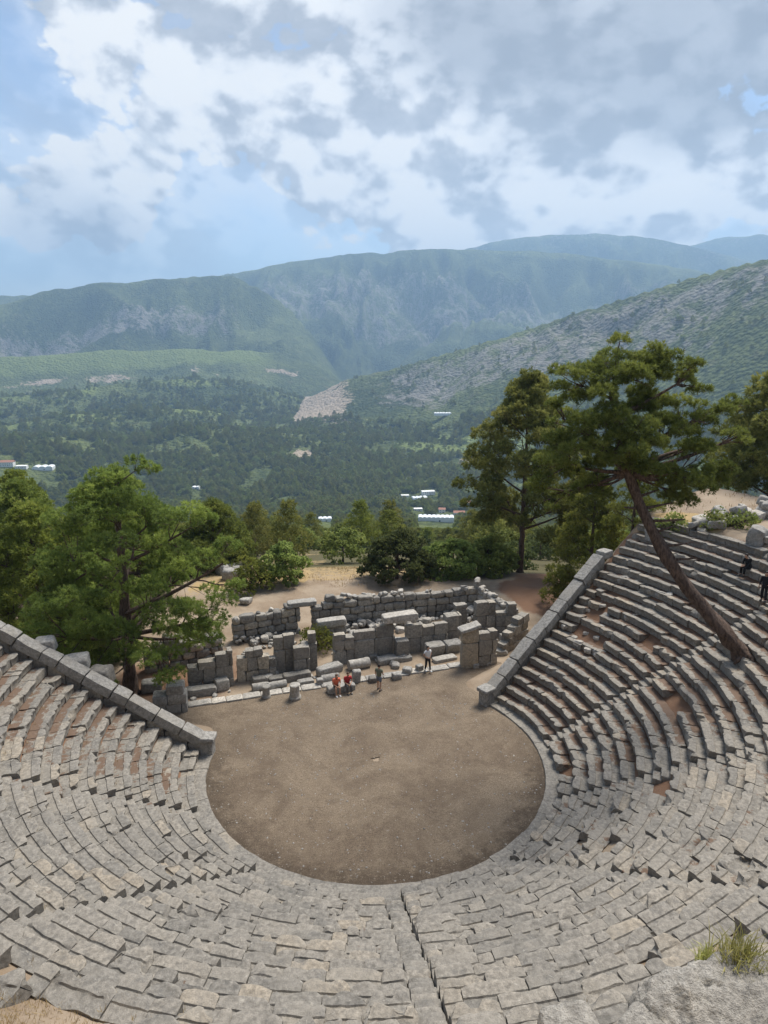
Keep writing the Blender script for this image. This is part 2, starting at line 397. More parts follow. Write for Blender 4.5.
    for name, lo, hi in (('ground', 0, int(np.argmax(rr > 140))), ('hills', int(np.argmax(rr > 140)), nr - 1)):
        ff = f[lo:hi].reshape(-1, 4); used = np.arange(lo * na, (hi + 1) * na)
        mb = MB(); mb.add(v.reshape(-1, 3)[used], ff - lo * na)
        me = mb.mesh(name, M_ground if name == 'ground' else M_hills)
        for an, arr in (('rock', rock_), ('lite', lite), ('bare', bare)) if name == 'hills' else (('dirt', dirt), ('dry', dryg), ('needles', need)):
            at = me.attributes.new(an, 'FLOAT', 'POINT'); at.data.foreach_set('value', np.clip(arr.reshape(-1)[used], 0, 1).astype(np.float32))
        o = bpy.data.objects.new(name, me); COL.objects.link(o)
        tag(o, 'bare earth and dry grass around the ruins' if name == 'ground' else 'forested valley hills and high rocky mountain ridges', 'ground' if name == 'ground' else 'hills', kind='structure')
    return

def ground_mat():
    m, nt, b = newmat('earth'); t = NT(nt); P = t.pos()
    A = lambda k: t.n('ShaderNodeAttribute', attribute_name=k).outputs['Fac']
    n1 = t.noise(P, 0.35, 6, 0.65); n2 = t.noise(P, 3.0, 6, 0.7); n3 = t.noise(P, 30, 4, 0.7)
    dirt = t.mix(t.mapr(n1, 0.35, 0.65), (0.225, 0.168, 0.115), (0.315, 0.25, 0.182))
    dirt = t.mix(t.math('MULTIPLY', t.mapr(n3, 0.55, 0.75), 0.5), dirt, (0.12, 0.09, 0.07))
    dirt = t.mix(t.math('MULTIPLY', t.mapr(t.noise(P, 22, 2, 0.5), 0.66, 0.74), 0.8), dirt, (0.42, 0.37, 0.31))
    green = t.mix(n2, (0.035, 0.04, 0.016), (0.13, 0.105, 0.05))
    c = t.mix(A('dirt'), green, dirt)
    need = t.mix(n3, (0.12, 0.06, 0.035), (0.22, 0.125, 0.075))
    k = t.mapr(t.math('ADD', A('needles'), t.math('MULTIPLY', t.math('SUBTRACT', n2, 0.5), 0.8)), 0.3, 0.8)
    c = t.mix(t.math('MULTIPLY', k, 0.9), c, need)
    dg = t.mix(n3, (0.26, 0.18, 0.085), (0.42, 0.31, 0.16))
    k = t.mapr(t.math('ADD', A('dry'), t.math('MULTIPLY', t.math('SUBTRACT', n2, 0.5), 0.9)), 0.4, 0.65)
    c = t.mix(k, c, dg)
    t.l(c, b.inputs['Base Color']); b.inputs['Roughness'].default_value = 0.97
    t.bump(t.math('ADD', n2, t.math('MULTIPLY', n3, 0.5)), b, 0.9, 0.06)
    return m
def hills_mat():
    m, nt, b = newmat('forested_hills'); t = NT(nt); P = t.pos()
    A = lambda k: t.n('ShaderNodeAttribute', attribute_name=k).outputs['Fac']
    mp = t.n('ShaderNodeMapping'); mp.inputs['Scale'].default_value = (1, 1, 0.5); t.l(P, mp.inputs[0]); Q = mp.outputs[0]
    tree = t.n('ShaderNodeTexVoronoi'); tree.inputs['Scale'].default_value = 0.085; t.l(P, tree.inputs['Vector'])
    n1 = t.noise(Q, 0.0022, 5, 0.6); n2 = t.noise(Q, 0.012, 6, 0.7); n3 = t.noise(Q, 0.05, 5, 0.7)
    f = t.mix(t.mapr(t.math('ADD', t.math('MULTIPLY', n1, 0.6), t.math('MULTIPLY', n3, 0.5)), 0.40, 0.72), (0.036, 0.052, 0.021), (0.15, 0.175, 0.062))
    f = t.mix(t.math('MULTIPLY', t.mapr(n2, 0.56, 0.70), 0.35), f, (0.15, 0.125, 0.075))
    k = t.mapr(t.math('ADD', A('lite'), t.math('MULTIPLY', t.math('SUBTRACT', n2, 0.5), 1.2)), 0.30, 0.95)
    f = t.mix(k, f, t.mix(n3, (0.085, 0.12, 0.036), (0.23, 0.265, 0.085)))
    st_ = t.n('ShaderNodeMapping'); st_.inputs['Scale'].default_value = (1.6, 1.6, 0.35); t.l(P, st_.inputs[0])
    rn = t.math('ADD', t.math('MULTIPLY', t.noise(st_.outputs[0], 0.012, 7, 0.75), 0.7), t.math('MULTIPLY', n3, 0.45))
    k = t.mapr(t.math('ADD', t.math('MULTIPLY', A('rock'), 0.36), t.math('MULTIPLY', t.math('SUBTRACT', rn, 0.56), 1.7)), 0.235, 0.46)
    f = t.mix(t.math('MULTIPLY', k, 0.88), f, t.mix(t.noise(Q, 0.03, 6, 0.7), (0.11, 0.104, 0.096), (0.35, 0.325, 0.295)))
    k = t.mapr(t.math('ADD', t.math('MULTIPLY', A('bare'), 0.7), t.math('MULTIPLY', t.math('SUBTRACT', t.math('ADD', t.math('MULTIPLY', n3, .5), t.math('MULTIPLY', n2, .5)), 0.5), 2.6)), 0.30, 0.62)
    f = t.mix(k, f, t.mix(n3, (0.26, 0.20, 0.14), (0.50, 0.42, 0.33)))
    t.l(f, b.inputs['Base Color']); b.inputs['Roughness'].default_value = 1.0; b.inputs['Specular IOR Level'].default_value = 0.05
    hgt = t.math('SUBTRACT', t.math('MULTIPLY', n2, 2.2), t.math('MULTIPLY', tree.outputs['Distance'], 0.55))
    t.bump(hgt, b, 1.0, 14.0)
    return m
M_ground = ground_mat(); M_hills = hills_mat()
build_terrain()

# ------------------------------------------------------------------ orchestra floor
def orchestra_mat():
    m, nt, b = newmat('orchestra_earth'); t = NT(nt); P = t.pos()
    po = t.n('ShaderNodeVectorMath', operation='ADD'); po.inputs[1].default_value = (37.0, 11.0, 0); t.l(P, po.inputs[0])
    n1 = t.noise(po.outputs[0], 0.34, 7, 0.68, 0.6); n2 = t.noise(P, 1.6, 7, 0.74); n3 = t.noise(P, 26, 5, 0.75)
    c = t.mix(t.mapr(n1, 0.36, 0.64), (0.178, 0.135, 0.095), (0.285, 0.225, 0.160))
    c = t.mix(t.math('MULTIPLY', t.mapr(n2, 0.45, 0.68), 0.5), c, (0.30, 0.235, 0.165))
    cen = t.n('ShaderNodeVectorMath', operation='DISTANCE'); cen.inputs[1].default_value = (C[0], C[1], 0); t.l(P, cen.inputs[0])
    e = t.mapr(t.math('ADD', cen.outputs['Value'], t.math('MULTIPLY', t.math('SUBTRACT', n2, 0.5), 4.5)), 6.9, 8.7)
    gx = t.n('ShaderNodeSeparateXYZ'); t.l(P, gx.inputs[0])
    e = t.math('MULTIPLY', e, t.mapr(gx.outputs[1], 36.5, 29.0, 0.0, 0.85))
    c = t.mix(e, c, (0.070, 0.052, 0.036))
    c = t.mix(t.math('MULTIPLY', t.mapr(n3, 0.47, 0.60), 0.8), c, (0.075, 0.054, 0.038))
    c = t.mix(t.math('MULTIPLY', t.mapr(t.noise(P, 9, 6, 0.8), 0.54, 0.66), 0.55), c, (0.30, 0.24, 0.175))
    c = t.mix(t.math('MULTIPLY', t.mapr(t.noise(po.outputs[0], 0.75, 6, 0.7, 1.2), 0.54, 0.66), 0.40), c, (0.135, 0.10, 0.07))
    for sc, lo, a in ((13, 0.71, 0.85), (31, 0.68, 0.8)):
        v = t.n('ShaderNodeTexVoronoi'); v.inputs['Scale'].default_value = sc * 0.55; t.l(P, v.inputs['Vector'])
        sp = t.math('MULTIPLY', t.mapr(v.outputs['Distance'], 0.22, 0.12), t.mapr(t.noise(P, sc * 0.2, 3, 0.6), 0.52, 0.62))
        c = t.mix(t.math('MULTIPLY', sp, a), c, (0.36, 0.315, 0.26))
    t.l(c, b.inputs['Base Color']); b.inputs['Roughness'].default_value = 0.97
    t.bump(t.math('ADD', t.math('MULTIPLY', n2, 1.0), t.math('MULTIPLY', n3, 0.9)), b, 1.0, 0.09)
    return m
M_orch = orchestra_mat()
def build_floor():
    mb = MB(); nA = 160; an = np.linspace(0, 2 * np.pi, nA, endpoint=False)
    # out to the lip of the seats, and under the stage ruins
    rad = []
    for q in an:
        az = np.degrees(q); a = (az - AX + 180) % 360 - 180
        tv = np.array([math.sin(q), -math.cos(q)]) @ VV
        rad.append(R0 + 0.35 if abs(a) < 111 else (8.55 / tv if tv > 0.62 else 8.45 / max(.62, 0) * .62 / .62 + 0.0))
    rad = np.array(rad); rings = np.linspace(0.02, 1, 40)
    v = pol(rings[:, None] * rad[None], np.degrees(an)[None] * np.ones((40, 1)), 0.0)
    v[..., 2] = 0.028 + 0.016 * fbm(np.stack([v[..., 0] / 1.5, v[..., 1] / 1.5, 0 * v[..., 0]], -1), 4, 3) * sstep(1.0, 0.9, rings)[:, None] + 0.02
    idx = np.arange(40 * nA).reshape(40, nA)
    f = np.stack([idx[:-1], idx[1:], np.roll(idx[1:], -1, 1), np.roll(idx[:-1], -1, 1)], -1).reshape(-1, 4)
    mb.add(v.reshape(-1, 3), f)
    tag(mb.obj('orchestra_floor', M_orch), 'round orchestra floor of brown trampled earth', 'floor', kind='structure')
    # scattered pebbles
    mb = MB()
    for q in range(3600):
        r = R0 * math.sqrt(rng.random()) * 0.985; az = rng.random() * 360
        p = pol(np.array(r), az, 0.03)
        s = 0.014 + 0.045 * rng.random() ** 5
        rock(mb, p + [0, 0, s * 0.15], (s * 2, s * 1.5, s * 1.1), rotz(rng.random() * 6), q, s * 0.3, 3, 2, 4)
    tag(mb.obj('gravel', M_coping), 'small pale pebbles strewn over the orchestra earth', 'gravel', kind='stuff')
build_floor()

# ------------------------------------------------------------------ seating
PROF = np.array([(0.10, -0.43), (0.095, -0.27), (0.075, -0.14), (0.02, -0.075), (0.0, -0.045), (0.008, -0.012), (0.04, 0.0), (0.14, -0.002), (0.25, -0.004), (0.36, -0.008), (0.385, -0.05), (0.50, -0.058), (0.62, -0.055), (0.78, -0.06), (0.78, -0.46)])
LT = np.array([0.25, .2, .05, 0, 0, 0, 0.0, 0.10, 0.28, 0.50, 0.78, 0.98, 1.08, 1.15, 0])
def seat_block(mb, i, a0, a1, seed, litter, wear, dr=0.0, dz=0.0, tread=None):
    r, z = nose(i); ns = 12; s = np.linspace(-1, 1, ns); npf = len(PROF)
    s = np.sign(s) * np.abs(s) ** 0.8
    prof = PROF.copy()
    if tread: prof[-2:, 0] = tread; prof[9:13, 0] *= tread / 0.78
    az = a0 + (a1 - a0) * (s + 1) / 2
    L = r * abs(a1 - a0) * math.pi / 180
    front = np.zeros(npf); front[2:9] = (0.3, 0.8, 1, 1, 1, 0.55, 0.2)
    ero = wear * ((0.085 if wear > .9 else .05) * np.abs(s) ** 5 + 0.125 * np.clip(vnoise(np.stack([s * L * 1.7 + seed, 0 * s + seed * 0.7, 0 * s], -1), 5) + 0.05, 0, 1) * 1.3)
    rr = r + dr + prof[None, :, 0] + ero[:, None] * front[None]
    zz = z + dz + prof[None, :, 1] + np.zeros((ns, 1))
    tilt = rng.normal(0, 0.016); roll = rng.normal(0, 0.014)
    zz = zz + tilt * (prof[None, :, 0] - 0.3) + roll * s[:, None] * L * 0.5
    zz[:, 4:10] -= (0.018 * wear * np.abs(s) ** 8)[:, None]
    v = pol(rr, az[:, None] * np.ones((1, npf)), zz)
    v = v + vec3noise(v * 2.3 + seed, 3) * 0.020 * wear + vec3noise(v * 7 + seed, 8) * 0.011 * wear
    idx = np.arange(ns * npf).reshape(ns, npf)
    f = np.stack([idx[:-1], np.roll(idx[:-1], -1, 1), np.roll(idx[1:], -1, 1), idx[1:]], -1).reshape(-1, 4)
    la = litter * LT[None] * np.ones((ns, 1)) * (0.8 + 0.7 * vnoise(v * 0.55 + 3.3, 21)[...])
    mb.add(v.reshape(-1, 3), f, la.reshape(-1))
    mb.f.append(idx[0][None, ::1] + mb.n - ns * npf); mb.f.append(idx[-1][None, ::-1] + mb.n - ns * npf)

NR = [19, 19, 19, 19, 19, 21, 22]
WLAB = ['leftmost wedge of grey stone seat rows, beside the left parapet and the big pine',
        'second wedge of stone seats from the left, worn rows with beige patches',
        'wedge of stone seats at the lower left, just left of the central stairway',
        'wedge of stone seats at the lower right, just right of the central stairway',
        'third wedge of stone seats from the right, above the grass tuft corner',
        'second wedge of stone seats from the right, with brown needles on its treads',
        'rightmost wedge of broken seat rows, between leaning pine and right parapet']
SLAB = ['narrow stairway leftmost in the seating, nearest the left parapet', 'second narrow stairway from the left, in the lower left seats',
        'central narrow stairway running from the picture bottom to the orchestra edge', 'third stairway from the right, crossing the lower right seats',
        'second stairway from the right, with dark block ends beside it', 'rightmost stairway, climbing from the orchestra towards the leaning pine base']
SW = 0.36
for w in range(7):
    e0, e1 = EDGES[w], EDGES[w + 1]
    mid = (e0 + e1) / 2; p = pol(np.array(R0 + 0.5), mid, 0.0)
    T = empty('seating_wedge', (0, 0, 0), WLAB[w], 'seating', 'wedges of stone seats round the orchestra')
    side = 1.0 if w in (0, 5, 6) else 0.0
    for i in range(NR[w]):
        mb = MB(); r, z = nose(i)
        g0 = (0.1 if w == 0 else SW) / r * 57.3; g1 = (0.06 if w == 6 else SW) / r * 57.3
        a = e0 + g0; end = e1 - g1
        while a < end - 0.2:
            L = float(np.clip(rng.normal(0.94, 0.36), 0.42, 2.0)) * (1.25 if i > 16 else 1)
            b = a + L / r * 57.3
            if end - b < 0.45 / r * 57.3: b = end
            seed = rng.integers(0, 100000)
            wear = float(np.clip(rng.gamma(2.4, 0.50), 0.45, 3.6)) * (1.15 if w in (1, 2, 3, 4) else 0.85)
            dr = rng.normal(0, 0.015); dz = rng.normal(0, 0.011)
            am = (a + b) / 2
            miss = 0.018
            dz += 0.05 * float(vnoise(np.array([am / 7.0, i * .6, w * 3.0]), 61)); dr += 0.045 * float(vnoise(np.array([am / 5.0, i * .8, w * 3.0]), 62))
            if rng.random() < 0.05: dz -= rng.uniform(.04, .12); wear = min(wear * 1.6, 4.2)
            if w == 6 and 6 < i < 14 and b > 118: miss = 0.22; dr += rng.normal(0, 0.07); dz += rng.normal(-0.03, 0.05)
            if w in (1, 4) and rng.random() < 0.06: dz -= 0.08; wear *= 1.5
            lit = 0.0
            if w == 0: lit = 0.72 * sstep(-62, -72, am) * (0.55 if i > 13 else 1) * (0.45 if i < 1 else 1)
            if w == 5: lit = 0.95 * sstep(70, 80, am)
            if w == 6: lit = 0.95 * (0.7 if i > 15 else 1)
            if w == 4: lit = 0.25
            if i == NROW - 1 and -44 < am < -11: miss = 0.9
            if i == NROW - 2 and -36 < am < -13: miss = 0.5
            if rng.random() > miss:
                gap = rng.uniform(0.006, 0.022) / r * 57.3
                seat_block(mb, i, a, b - gap, seed, lit, wear, dr, dz, 1.15 if i == NR[w] - 1 else None)
            a = b
        o = mb.obj('seat_row', M_seat, T, attr='litter', sharp=38)
for k, az in enumerate(STAIRS):
    mb = MB()
    for i in range(NROW if k < 5 else 21):
        r, z = nose(i)
        for q in (0, 1):
            rr = r + 0.02 + q * 0.335; zz = z - (0.27 if q == 0 else 0.07)
            if i >= (NROW if k < 5 else 21) - 1 and q: continue
            M = rotz(R(az)) @ rotx(rng.normal(0, 0.03)) @ roty(rng.normal(0, 0.03))
            p = pol(np.array(rr + 0.2), az + rng.normal(0, 0.02) / r * 57, zz - 0.21 + rng.normal(0, 0.022))
            rock(mb, p, (2 * SW - 0.03 - abs(rng.normal(0, 0.06)), 0.40 + rng.normal(0, .025), 0.42), M, int(rng.integers(0, 9999)), 0.035, 10, 5, 3, 0.25 if k in (0, 4, 5) else 0)
    o = mb.obj('stairway', M_seat, None, attr='litter', sharp=50)
    tag(o, SLAB[k], 'stairway', 'stairways between the seat wedges')
# low ring step round the orchestra
mb = MB(); a = -93.0
while a < 129.5:
    L = rng.uniform(0.9, 1.7) / R0 * 57.3; b = min(a + L, 130.2); ns = 8
    az = np.linspace(a, b - 0.06, ns); pr = np.array([(0.02, -0.2), (0.0, 0.10), (0.02, 0.135), (0.1, 0.14), (0.4, 0.14), (0.72, 0.135), (0.72, -0.2)])
    wz = rng.normal(0, 0.012); wr = rng.normal(0, 0.015)
    v = pol(R0 + wr + pr[None, :, 0] + 0 * az[:, None], az[:, None] + 0 * pr[None, :, 0], pr[None, :, 1] + wz + 0 * az[:, None])
    v = v + vec3noise(v * 3, 4) * 0.025
    idx = np.arange(ns * 7).reshape(ns, 7)
    f = np.stack([idx[:-1], np.roll(idx[:-1], -1, 1), np.roll(idx[1:], -1, 1), idx[1:]], -1).reshape(-1, 4)
    mb.add(v.reshape(-1, 3), f); mb.f.append(idx[0][None] + mb.n - ns * 7); mb.f.append(idx[-1][None, ::-1] + mb.n - ns * 7)
    a = b
tag(mb.obj('kerb_ring', M_seat, None, attr='litter', sharp=50), 'low curved stone kerb ringing the earth orchestra', 'kerb')

# ------------------------------------------------------------------ parapet walls at the ends of the seating
def parapet(az, out, rA, rB, label, ncop, topend):
    T = empty('parapet_wall', pol(np.array(R0), az, 0.0) * 0, label, 'parapet wall', 'parapet walls ending the seat rows')
    th = 0.62; sl = math.atan(RISE / RUN)
    def P(r, off, z):   # off = metres outwards
        p = pol(np.array(r), az, z); t = np.array([math.cos(R(az)), math.sin(R(az)), 0]) * out
        return p + t * off
    line = lambda r: 0.2 + (r - R0) * RISE / RUN
    body = MB(); r = rA + 0.4
    yaw = R(az) - math.pi / 2
    while r < rB:
        L = rng.uniform(0.7, 1.2)
        for zc in (-1.6, -1.0, -0.35):
            rock(body, P(r + L / 2, th / 2 + rng.normal(0, 0.015), line(r + L / 2) + zc + 0.1), (L, th - 0.04, 0.72), rotz(yaw) , int(rng.integers(0, 9999)), 0.02, 12, 4)
        r += L + 0.012
    body.obj('wall_body', M_wall, T, sharp=45)
    edges = np.linspace(rA + 0.55, rB, ncop + 1) + np.concatenate([[0], rng.normal(0, 0.12, ncop - 1), [0]])
    for k in range(ncop):
        mb = MB(); a, b = edges[k], edges[k + 1] - 0.035; m = (a + b) / 2; Lc = (b - a) / math.cos(sl)
        # wedge-topped coping slab following the slope
        M = rotz(yaw + rng.normal(0, 0.012)) @ roty(-sl + rng.normal(0, 0.012)) @ rotx(out * rng.normal(0.0, 0.02))
        rock(mb, P(m, th / 2 - 0.02 + rng.normal(0, 0.02), line(m) + 0.30 + rng.normal(0, 0.02)), (Lc, th + 0.12, 0.52), M, int(rng.integers(0, 9999)), 0.026, 26, 6, 1.9)
        mb.obj('coping_block', M_coping, T, sharp=45)
    mb = MB()
    rock(mb, P(rA + 0.35, th / 2, 0.42), (0.72, th + 0.05, 0.95), rotz(yaw), 3, 0.02, 12, 5)
    rock(mb, P(rA + 0.30, th / 2, 0.98), (0.86, th + 0.20, 0.24), rotz(yaw), 5, 0.02, 12, 5)
    mb.obj('end_pier', M_coping, T, sharp=45)
    if topend:
        mb = MB(); rock(mb, P(rB + 0.42, th / 2 - 0.03, line(rB) + 0.42), (0.95, th + 0.14, 0.5), rotz(yaw), 8, 0.02, 12, 5)
        mb.obj('top_block', M_coping, T, sharp=45)
    return P, line
PL, LL = parapet(-91.6, -1, 8.45, 23.5, 'left sloping parapet wall of grey coping blocks below the big pine', 13, False)
PR, LR = parapet(128.9, 1, 8.2, 19.1, 'right sloping parapet wall of grey coping blocks, dropping towards the stage ruins', 9, True)

# ------------------------------------------------------------------ stage ruins
def ruin_wall(name, label, pts, heights, th, course, blk, mat=M_wall, rough=0.055, k=13, group='ruined walls of the stage building', capmat=None, z0=-0.1, jit=0.0):
    """pts: [(u,v)...]; heights: list of (fraction, h)"""
    pts = [np.array(UV(*p))[:2] for p in pts]; seg = [np.linalg.norm(pts[i + 1] - pts[i]) for i in range(len(pts) - 1)]; tot = sum(seg)
    o0 = (pts[0] + pts[-1]) / 2
    T = empty(name, (o0[0], o0[1], 0), label, 'ruined wall', group)
    hf = np.array(heights, float) * np.array([1, .9]); body = MB(); cap = MB()
    z = z0; first = True
    while z < hf[:, 1].max():
        ch = course * rng.uniform(0.85, 1.2); s = -rng.uniform(0, 0.3) * blk[0]
        while s < tot:
            L = rng.uniform(*blk); a, b = max(s, 0), min(s + L, tot); s += L
            if b - a < 0.12: continue
            m = (a + b) / 2; hh = np.interp(m / tot, hf[:, 0], hf[:, 1]) + rng.normal(0, jit)
            if z > hh - 0.12: continue
            c2 = min(ch, hh - z) if hh - z < ch * 1.35 else ch
            q = m
            for i, l in enumerate(seg):
                if q <= l or i == len(seg) - 1: break
                q -= l
            d = (pts[i + 1] - pts[i]) / seg[i]; p = pts[i] + d * q
            n = np.array([-d[1], d[0]])
            p = p + n * rng.normal(0, 0.02 + jit * 0.12)
            top = z + c2 >= hh - 0.2
            M = rotz(math.atan2(d[1], d[0]) + rng.normal(0, 0.01 + jit * 0.1)) @ rotx(rng.normal(0, 0.012 + jit * 0.1))
            rock(cap if top else body, (p[0] - o0[0], p[1] - o0[1], z + c2 / 2), (b - a - 0.002, th * rng.uniform(0.88, 1.05), c2 + 0.004), M, int(rng.integers(0, 99999)), rough, k, 4)
        z += ch
    if jit:
        ls = MB()
        for _ in range(int(tot * 1.6)):
            m = rng.random() * tot; q = m
            for i, l in enumerate(seg):
                if q <= l or i == len(seg) - 1: break
                q -= l
            p = pts[i] + (pts[i + 1] - pts[i]) / seg[i] * q + rng.normal(0, .16, 2); sz = rng.uniform(.18, .42)
            rock(ls, (p[0] - o0[0], p[1] - o0[1], np.interp(m / tot, hf[:, 0], hf[:, 1]) + sz * .25), (sz * 1.3, sz, sz * .8), rotz(rng.random() * 6) @ rotx(rng.normal(0, .4)), int(rng.integers(0, 9999)), .07, 5, 3)
        ls.obj('loose_stones', M_pale, T, sharp=50)
    if body.n: body.obj('wall_courses', mat, T, sharp=45)
    if cap.n: cap.obj('top_blocks', capmat or mat, T, sharp=45)
    return T
rw = ruin_wall
rw('ruined_wall', 'low square block pier beside the foot of the left parapet, three courses high', [(-10.9, 8.35), (-9.0, 8.15)], [(0, 1.25), (.45, 1.3), (.5, 1.95), (1, 2.0)], 0.9, 0.62, (0.8, 1.1), M_coping, 0.02, 12)
rw('ruined_wall', 'ruined stage wall leftmost in the front line, half under pine branches', [(-8.9, 10.5), (-6.15, 10.5)], [(0, 1.5), (.3, 2.1), (.6, 1.9), (.72, 2.6), (1, 2.65)], 0.6, 0.7, (0.6, 1.1), rough=0.035)
rw('ruined_wall', 'front stage wall section with stepped upright blocks left of the tall twin slabs', [(-5.9, 10.75), (-3.45, 10.65)], [(0, 1.6), (.2, 2.0), (.25, 2.3), (.6, 2.35), (.65, 2.0), (1, 1.3)], 0.6, 0.85, (0.5, 0.95))
rw('stone_pier', 'tall twin upright slabs in the middle of the front stage wall', [(-3.5, 11.15), (-2.15, 11.15)], [(0, 2.75), (.5, 2.85), (1, 2.9)], 0.5, 1.6, (0.62, 0.75), rough=0.025)
rw('stone_pier', 'square stone block pier standing left of the main stage doorway', [(-2.35, 10.55), (-1.3, 10.5)], [(0, 2.1), (1, 2.15)], 0.6, 1.15, (1.0, 1.2), rough=0.025)
rw('door_jamb', 'left jamb of the main stage doorway, tall dark upright stone', [(-1.75, 11.05), (-0.72, 10.95)], [(0, 2.1), (.45, 2.3), (.5, 2.85), (1, 2.9)], 0.55, 2.0, (0.5, 0.55), rough=0.02)
rw('ruined_wall', 'stage wall right of the main doorway, two blocks high with broken top', [(0.45, 11.3), (1.85, 11.3)], [(0, 2.5), (.3, 2.3), (1, 1.9)], 0.6, 0.85, (0.7, 1.1))
rw('ruined_wall', 'long smooth stage wall of large dark slabs leading right to the stone window', [(1.85, 11.45), (4.75, 11.35)], [(0, 1.9), (.15, 2.2), (.7, 2.35), (.8, 2.7), (1, 2.8)], 0.5, 1.3, (0.9, 1.7), rough=0.02, k=12)
rw('ruined_wall', 'stage wall with rounded broken slabs right of the stone window', [(5.5, 11.35), (8.6, 11.35)], [(0, 2.75), (.18, 2.75), (.2, 2.2), (.4, 2.3), (.45, 1.9), (.7, 2.3), (1, 1.9)], 0.5, 1.25, (0.8, 1.3), rough=0.035)
T = rw('stone_pillar', 'square stone pillar on a flat base under the stone window', [(4.6, 10.75), (5.5, 10.7)], [(0, 1.5), (1, 1.5)], 0.75, 1.6, (1.0, 1.2), M_wall, 0.018, 14)
rw('stone_pier', 'square pier of pale capped stone right of the broken slabs', [(8.6, 11.9), (9.75, 11.85)], [(0, 2.45), (1, 2.5)], 0.8, 1.2, (1.1, 1.3), M_wall, 0.02, 12)
rw('ruined_wall', 'small broken wall stub standing behind the square pier', [(9.9, 13.2), (11.0, 13.2)], [(0, 2.2), (.6, 2.7), (1, 2.1)], 0.6, 1.0, (0.8, 1.2))
rw('door_jamb', 'tall cream faced door jamb with sloping cap at the right end of the stage', [(8.25, 8.15), (9.4, 8.05)], [(0, 2.85), (1, 3.15)], 0.6, 1.6, (1.2, 1.3), M_cream, 0.03, 10, capmat=M_cream)
rw('ruined_wall', 'eroded wall stub joined to the cream door jamb', [(9.42, 8.15), (10.75, 8.15)], [(0, 2.3), (.3, 2.6), (1, 2.7)], 0.55, 0.95, (0.8, 1.3), rough=0.05)
rw('ruined_wall', 'stepped dark block wall nearest the right parapet, tallest at its far end', [(11.6, 9.2), (14.3, 10.6)], [(0, 0.8), (.2, 0.9), (.25, 1.5), (.45, 1.6), (.5, 2.3), (1, 2.45)], 0.65, 0.6, (0.6, 1.1))
rw('ruined_wall', 'tall dark inner wall of squared blocks near the side wall', [(11.2, 12.4), (12.7, 12.4)], [(0, 3.0), (.5, 2.9), (1, 2.9)], 0.6, 0.95, (0.7, 1.1), rough=0.02)
rw('ruined_wall', 'dark squared block stack at the right corner of the stage building', [(12.75, 12.2), (14.2, 11.9)], [(0, 1.9), (.35, 2.0), (.4, 2.75), (1, 2.7)], 0.6, 0.8, (0.6, 0.9), rough=0.02)
rw('ruined_wall', 'low inner wall under the long loose slab behind the main doorway', [(0.1, 14.7), (2.2, 14.8)], [(0, 1.35), (1, 1.35)], 0.55, 0.5, (0.5, 0.9))
rw('back_wall', 'rough back wall of the stage left of its narrow doorway', [(-5.6, 16.6), (-0.75, 17.1)], [(0, 1.9), (.2, 2.1), (.5, 2.0), (.8, 2.3), (1, 2.3)], 0.75, 0.5, (0.45, 1.15), rough=0.06, k=6, jit=0.10)
rw('back_wall', 'long rough back wall of the stage right of its narrow doorway', [(0.15, 17.1), (7.0, 17.0), (13.4, 16.6)], [(0, 2.2), (.08, 2.2), (.12, 2.7), (.2, 2.6), (.25, 2.35), (.5, 2.3), (.8, 2.2), (.93, 2.3), (.97, 2.8), (1, 2.9)], 0.75, 0.5, (0.45, 1.25), rough=0.06, k=6, jit=0.10)
rw('side_wall', 'right side wall of the stage building, pale rubble running towards the parapet', [(13.45, 16.3), (14.4, 12.2)], [(0, 2.8), (.2, 2.3), (.6, 2.0), (1, 1.9)], 0.7, 0.42, (0.35, 0.8), M_pale, rough=0.06, k=5, jit=0.12)
rw('ruined_wall', 'crumbled wall behind the big pine trunk, mostly hidden by needles', [(-11.5, 13.8), (-6.5, 14.6)], [(0, 1.6), (.3, 2.3), (.6, 1.6), (1, 1.9)], 0.8, 0.5, (0.5, 1.0), rough=0.06, k=6, jit=0.12)

def loose(name, label, cat, loc, size, yaw=0.0, mat=M_wall, rough=0.03, k=9, tilt=(0, 0), group=None, sink=0.03, n=6, kind='block'):
    mb = MB()
    M = rotx(tilt[0]) @ roty(tilt[1])
    if kind == 'drum':           # column drum lying along its x axis
        L, D = size[0], size[1]; ns = 20; rr = 9
        xs = np.linspace(-L / 2, L / 2, rr)
        pts = np.stack([xs, 0 * xs, 0 * xs], -1); rad = np.full(rr, D / 2); rad[0] *= 0.93; rad[-1] *= 0.93
        t = MB(); tube(t, pts, rad, ns, True); v = np.concatenate(t.v)
        v = v + vec3noise(v * 3 + loc[0] * 9, 7) * rough
        v = v @ M.T; v[:, 2] += D / 2 - sink
        mb.v = [v]; mb.f = t.f; mb.n = t.n; mb.a = t.a
    elif kind == 'stump':        # upright drum with a moulded foot
        D, H_ = size[0], size[2]; hs = np.array([0, .12, .16, .3, .8, .9, .94, 1.0]) * H_; rad = np.array([.5, .5, .44, .42, .40, .44, .46, .40]) * D
        t = MB(); tube(t, np.stack([0 * hs, 0 * hs, hs], -1), rad, 18, True); v = np.concatenate(t.v)
        v = v + vec3noise(v * 4 + loc[0] * 9, 7) * rough
        v = v @ M.T; v[:, 2] -= sink
        mb.v = [v]; mb.f = t.f; mb.n = t.n; mb.a = t.a
    else:
        rock(mb, (0, 0, size[2] / 2 - sink), size, M, int(abs(loc[0] * 977 + loc[1] * 313)) % 90000, rough, k, n)
    o = mb.obj(name, mat, None, sharp=45)
    o.location = tuple(float(q) for q in loc); o.rotation_euler = (0, 0, yaw)
    return tag(o, label, cat, group)
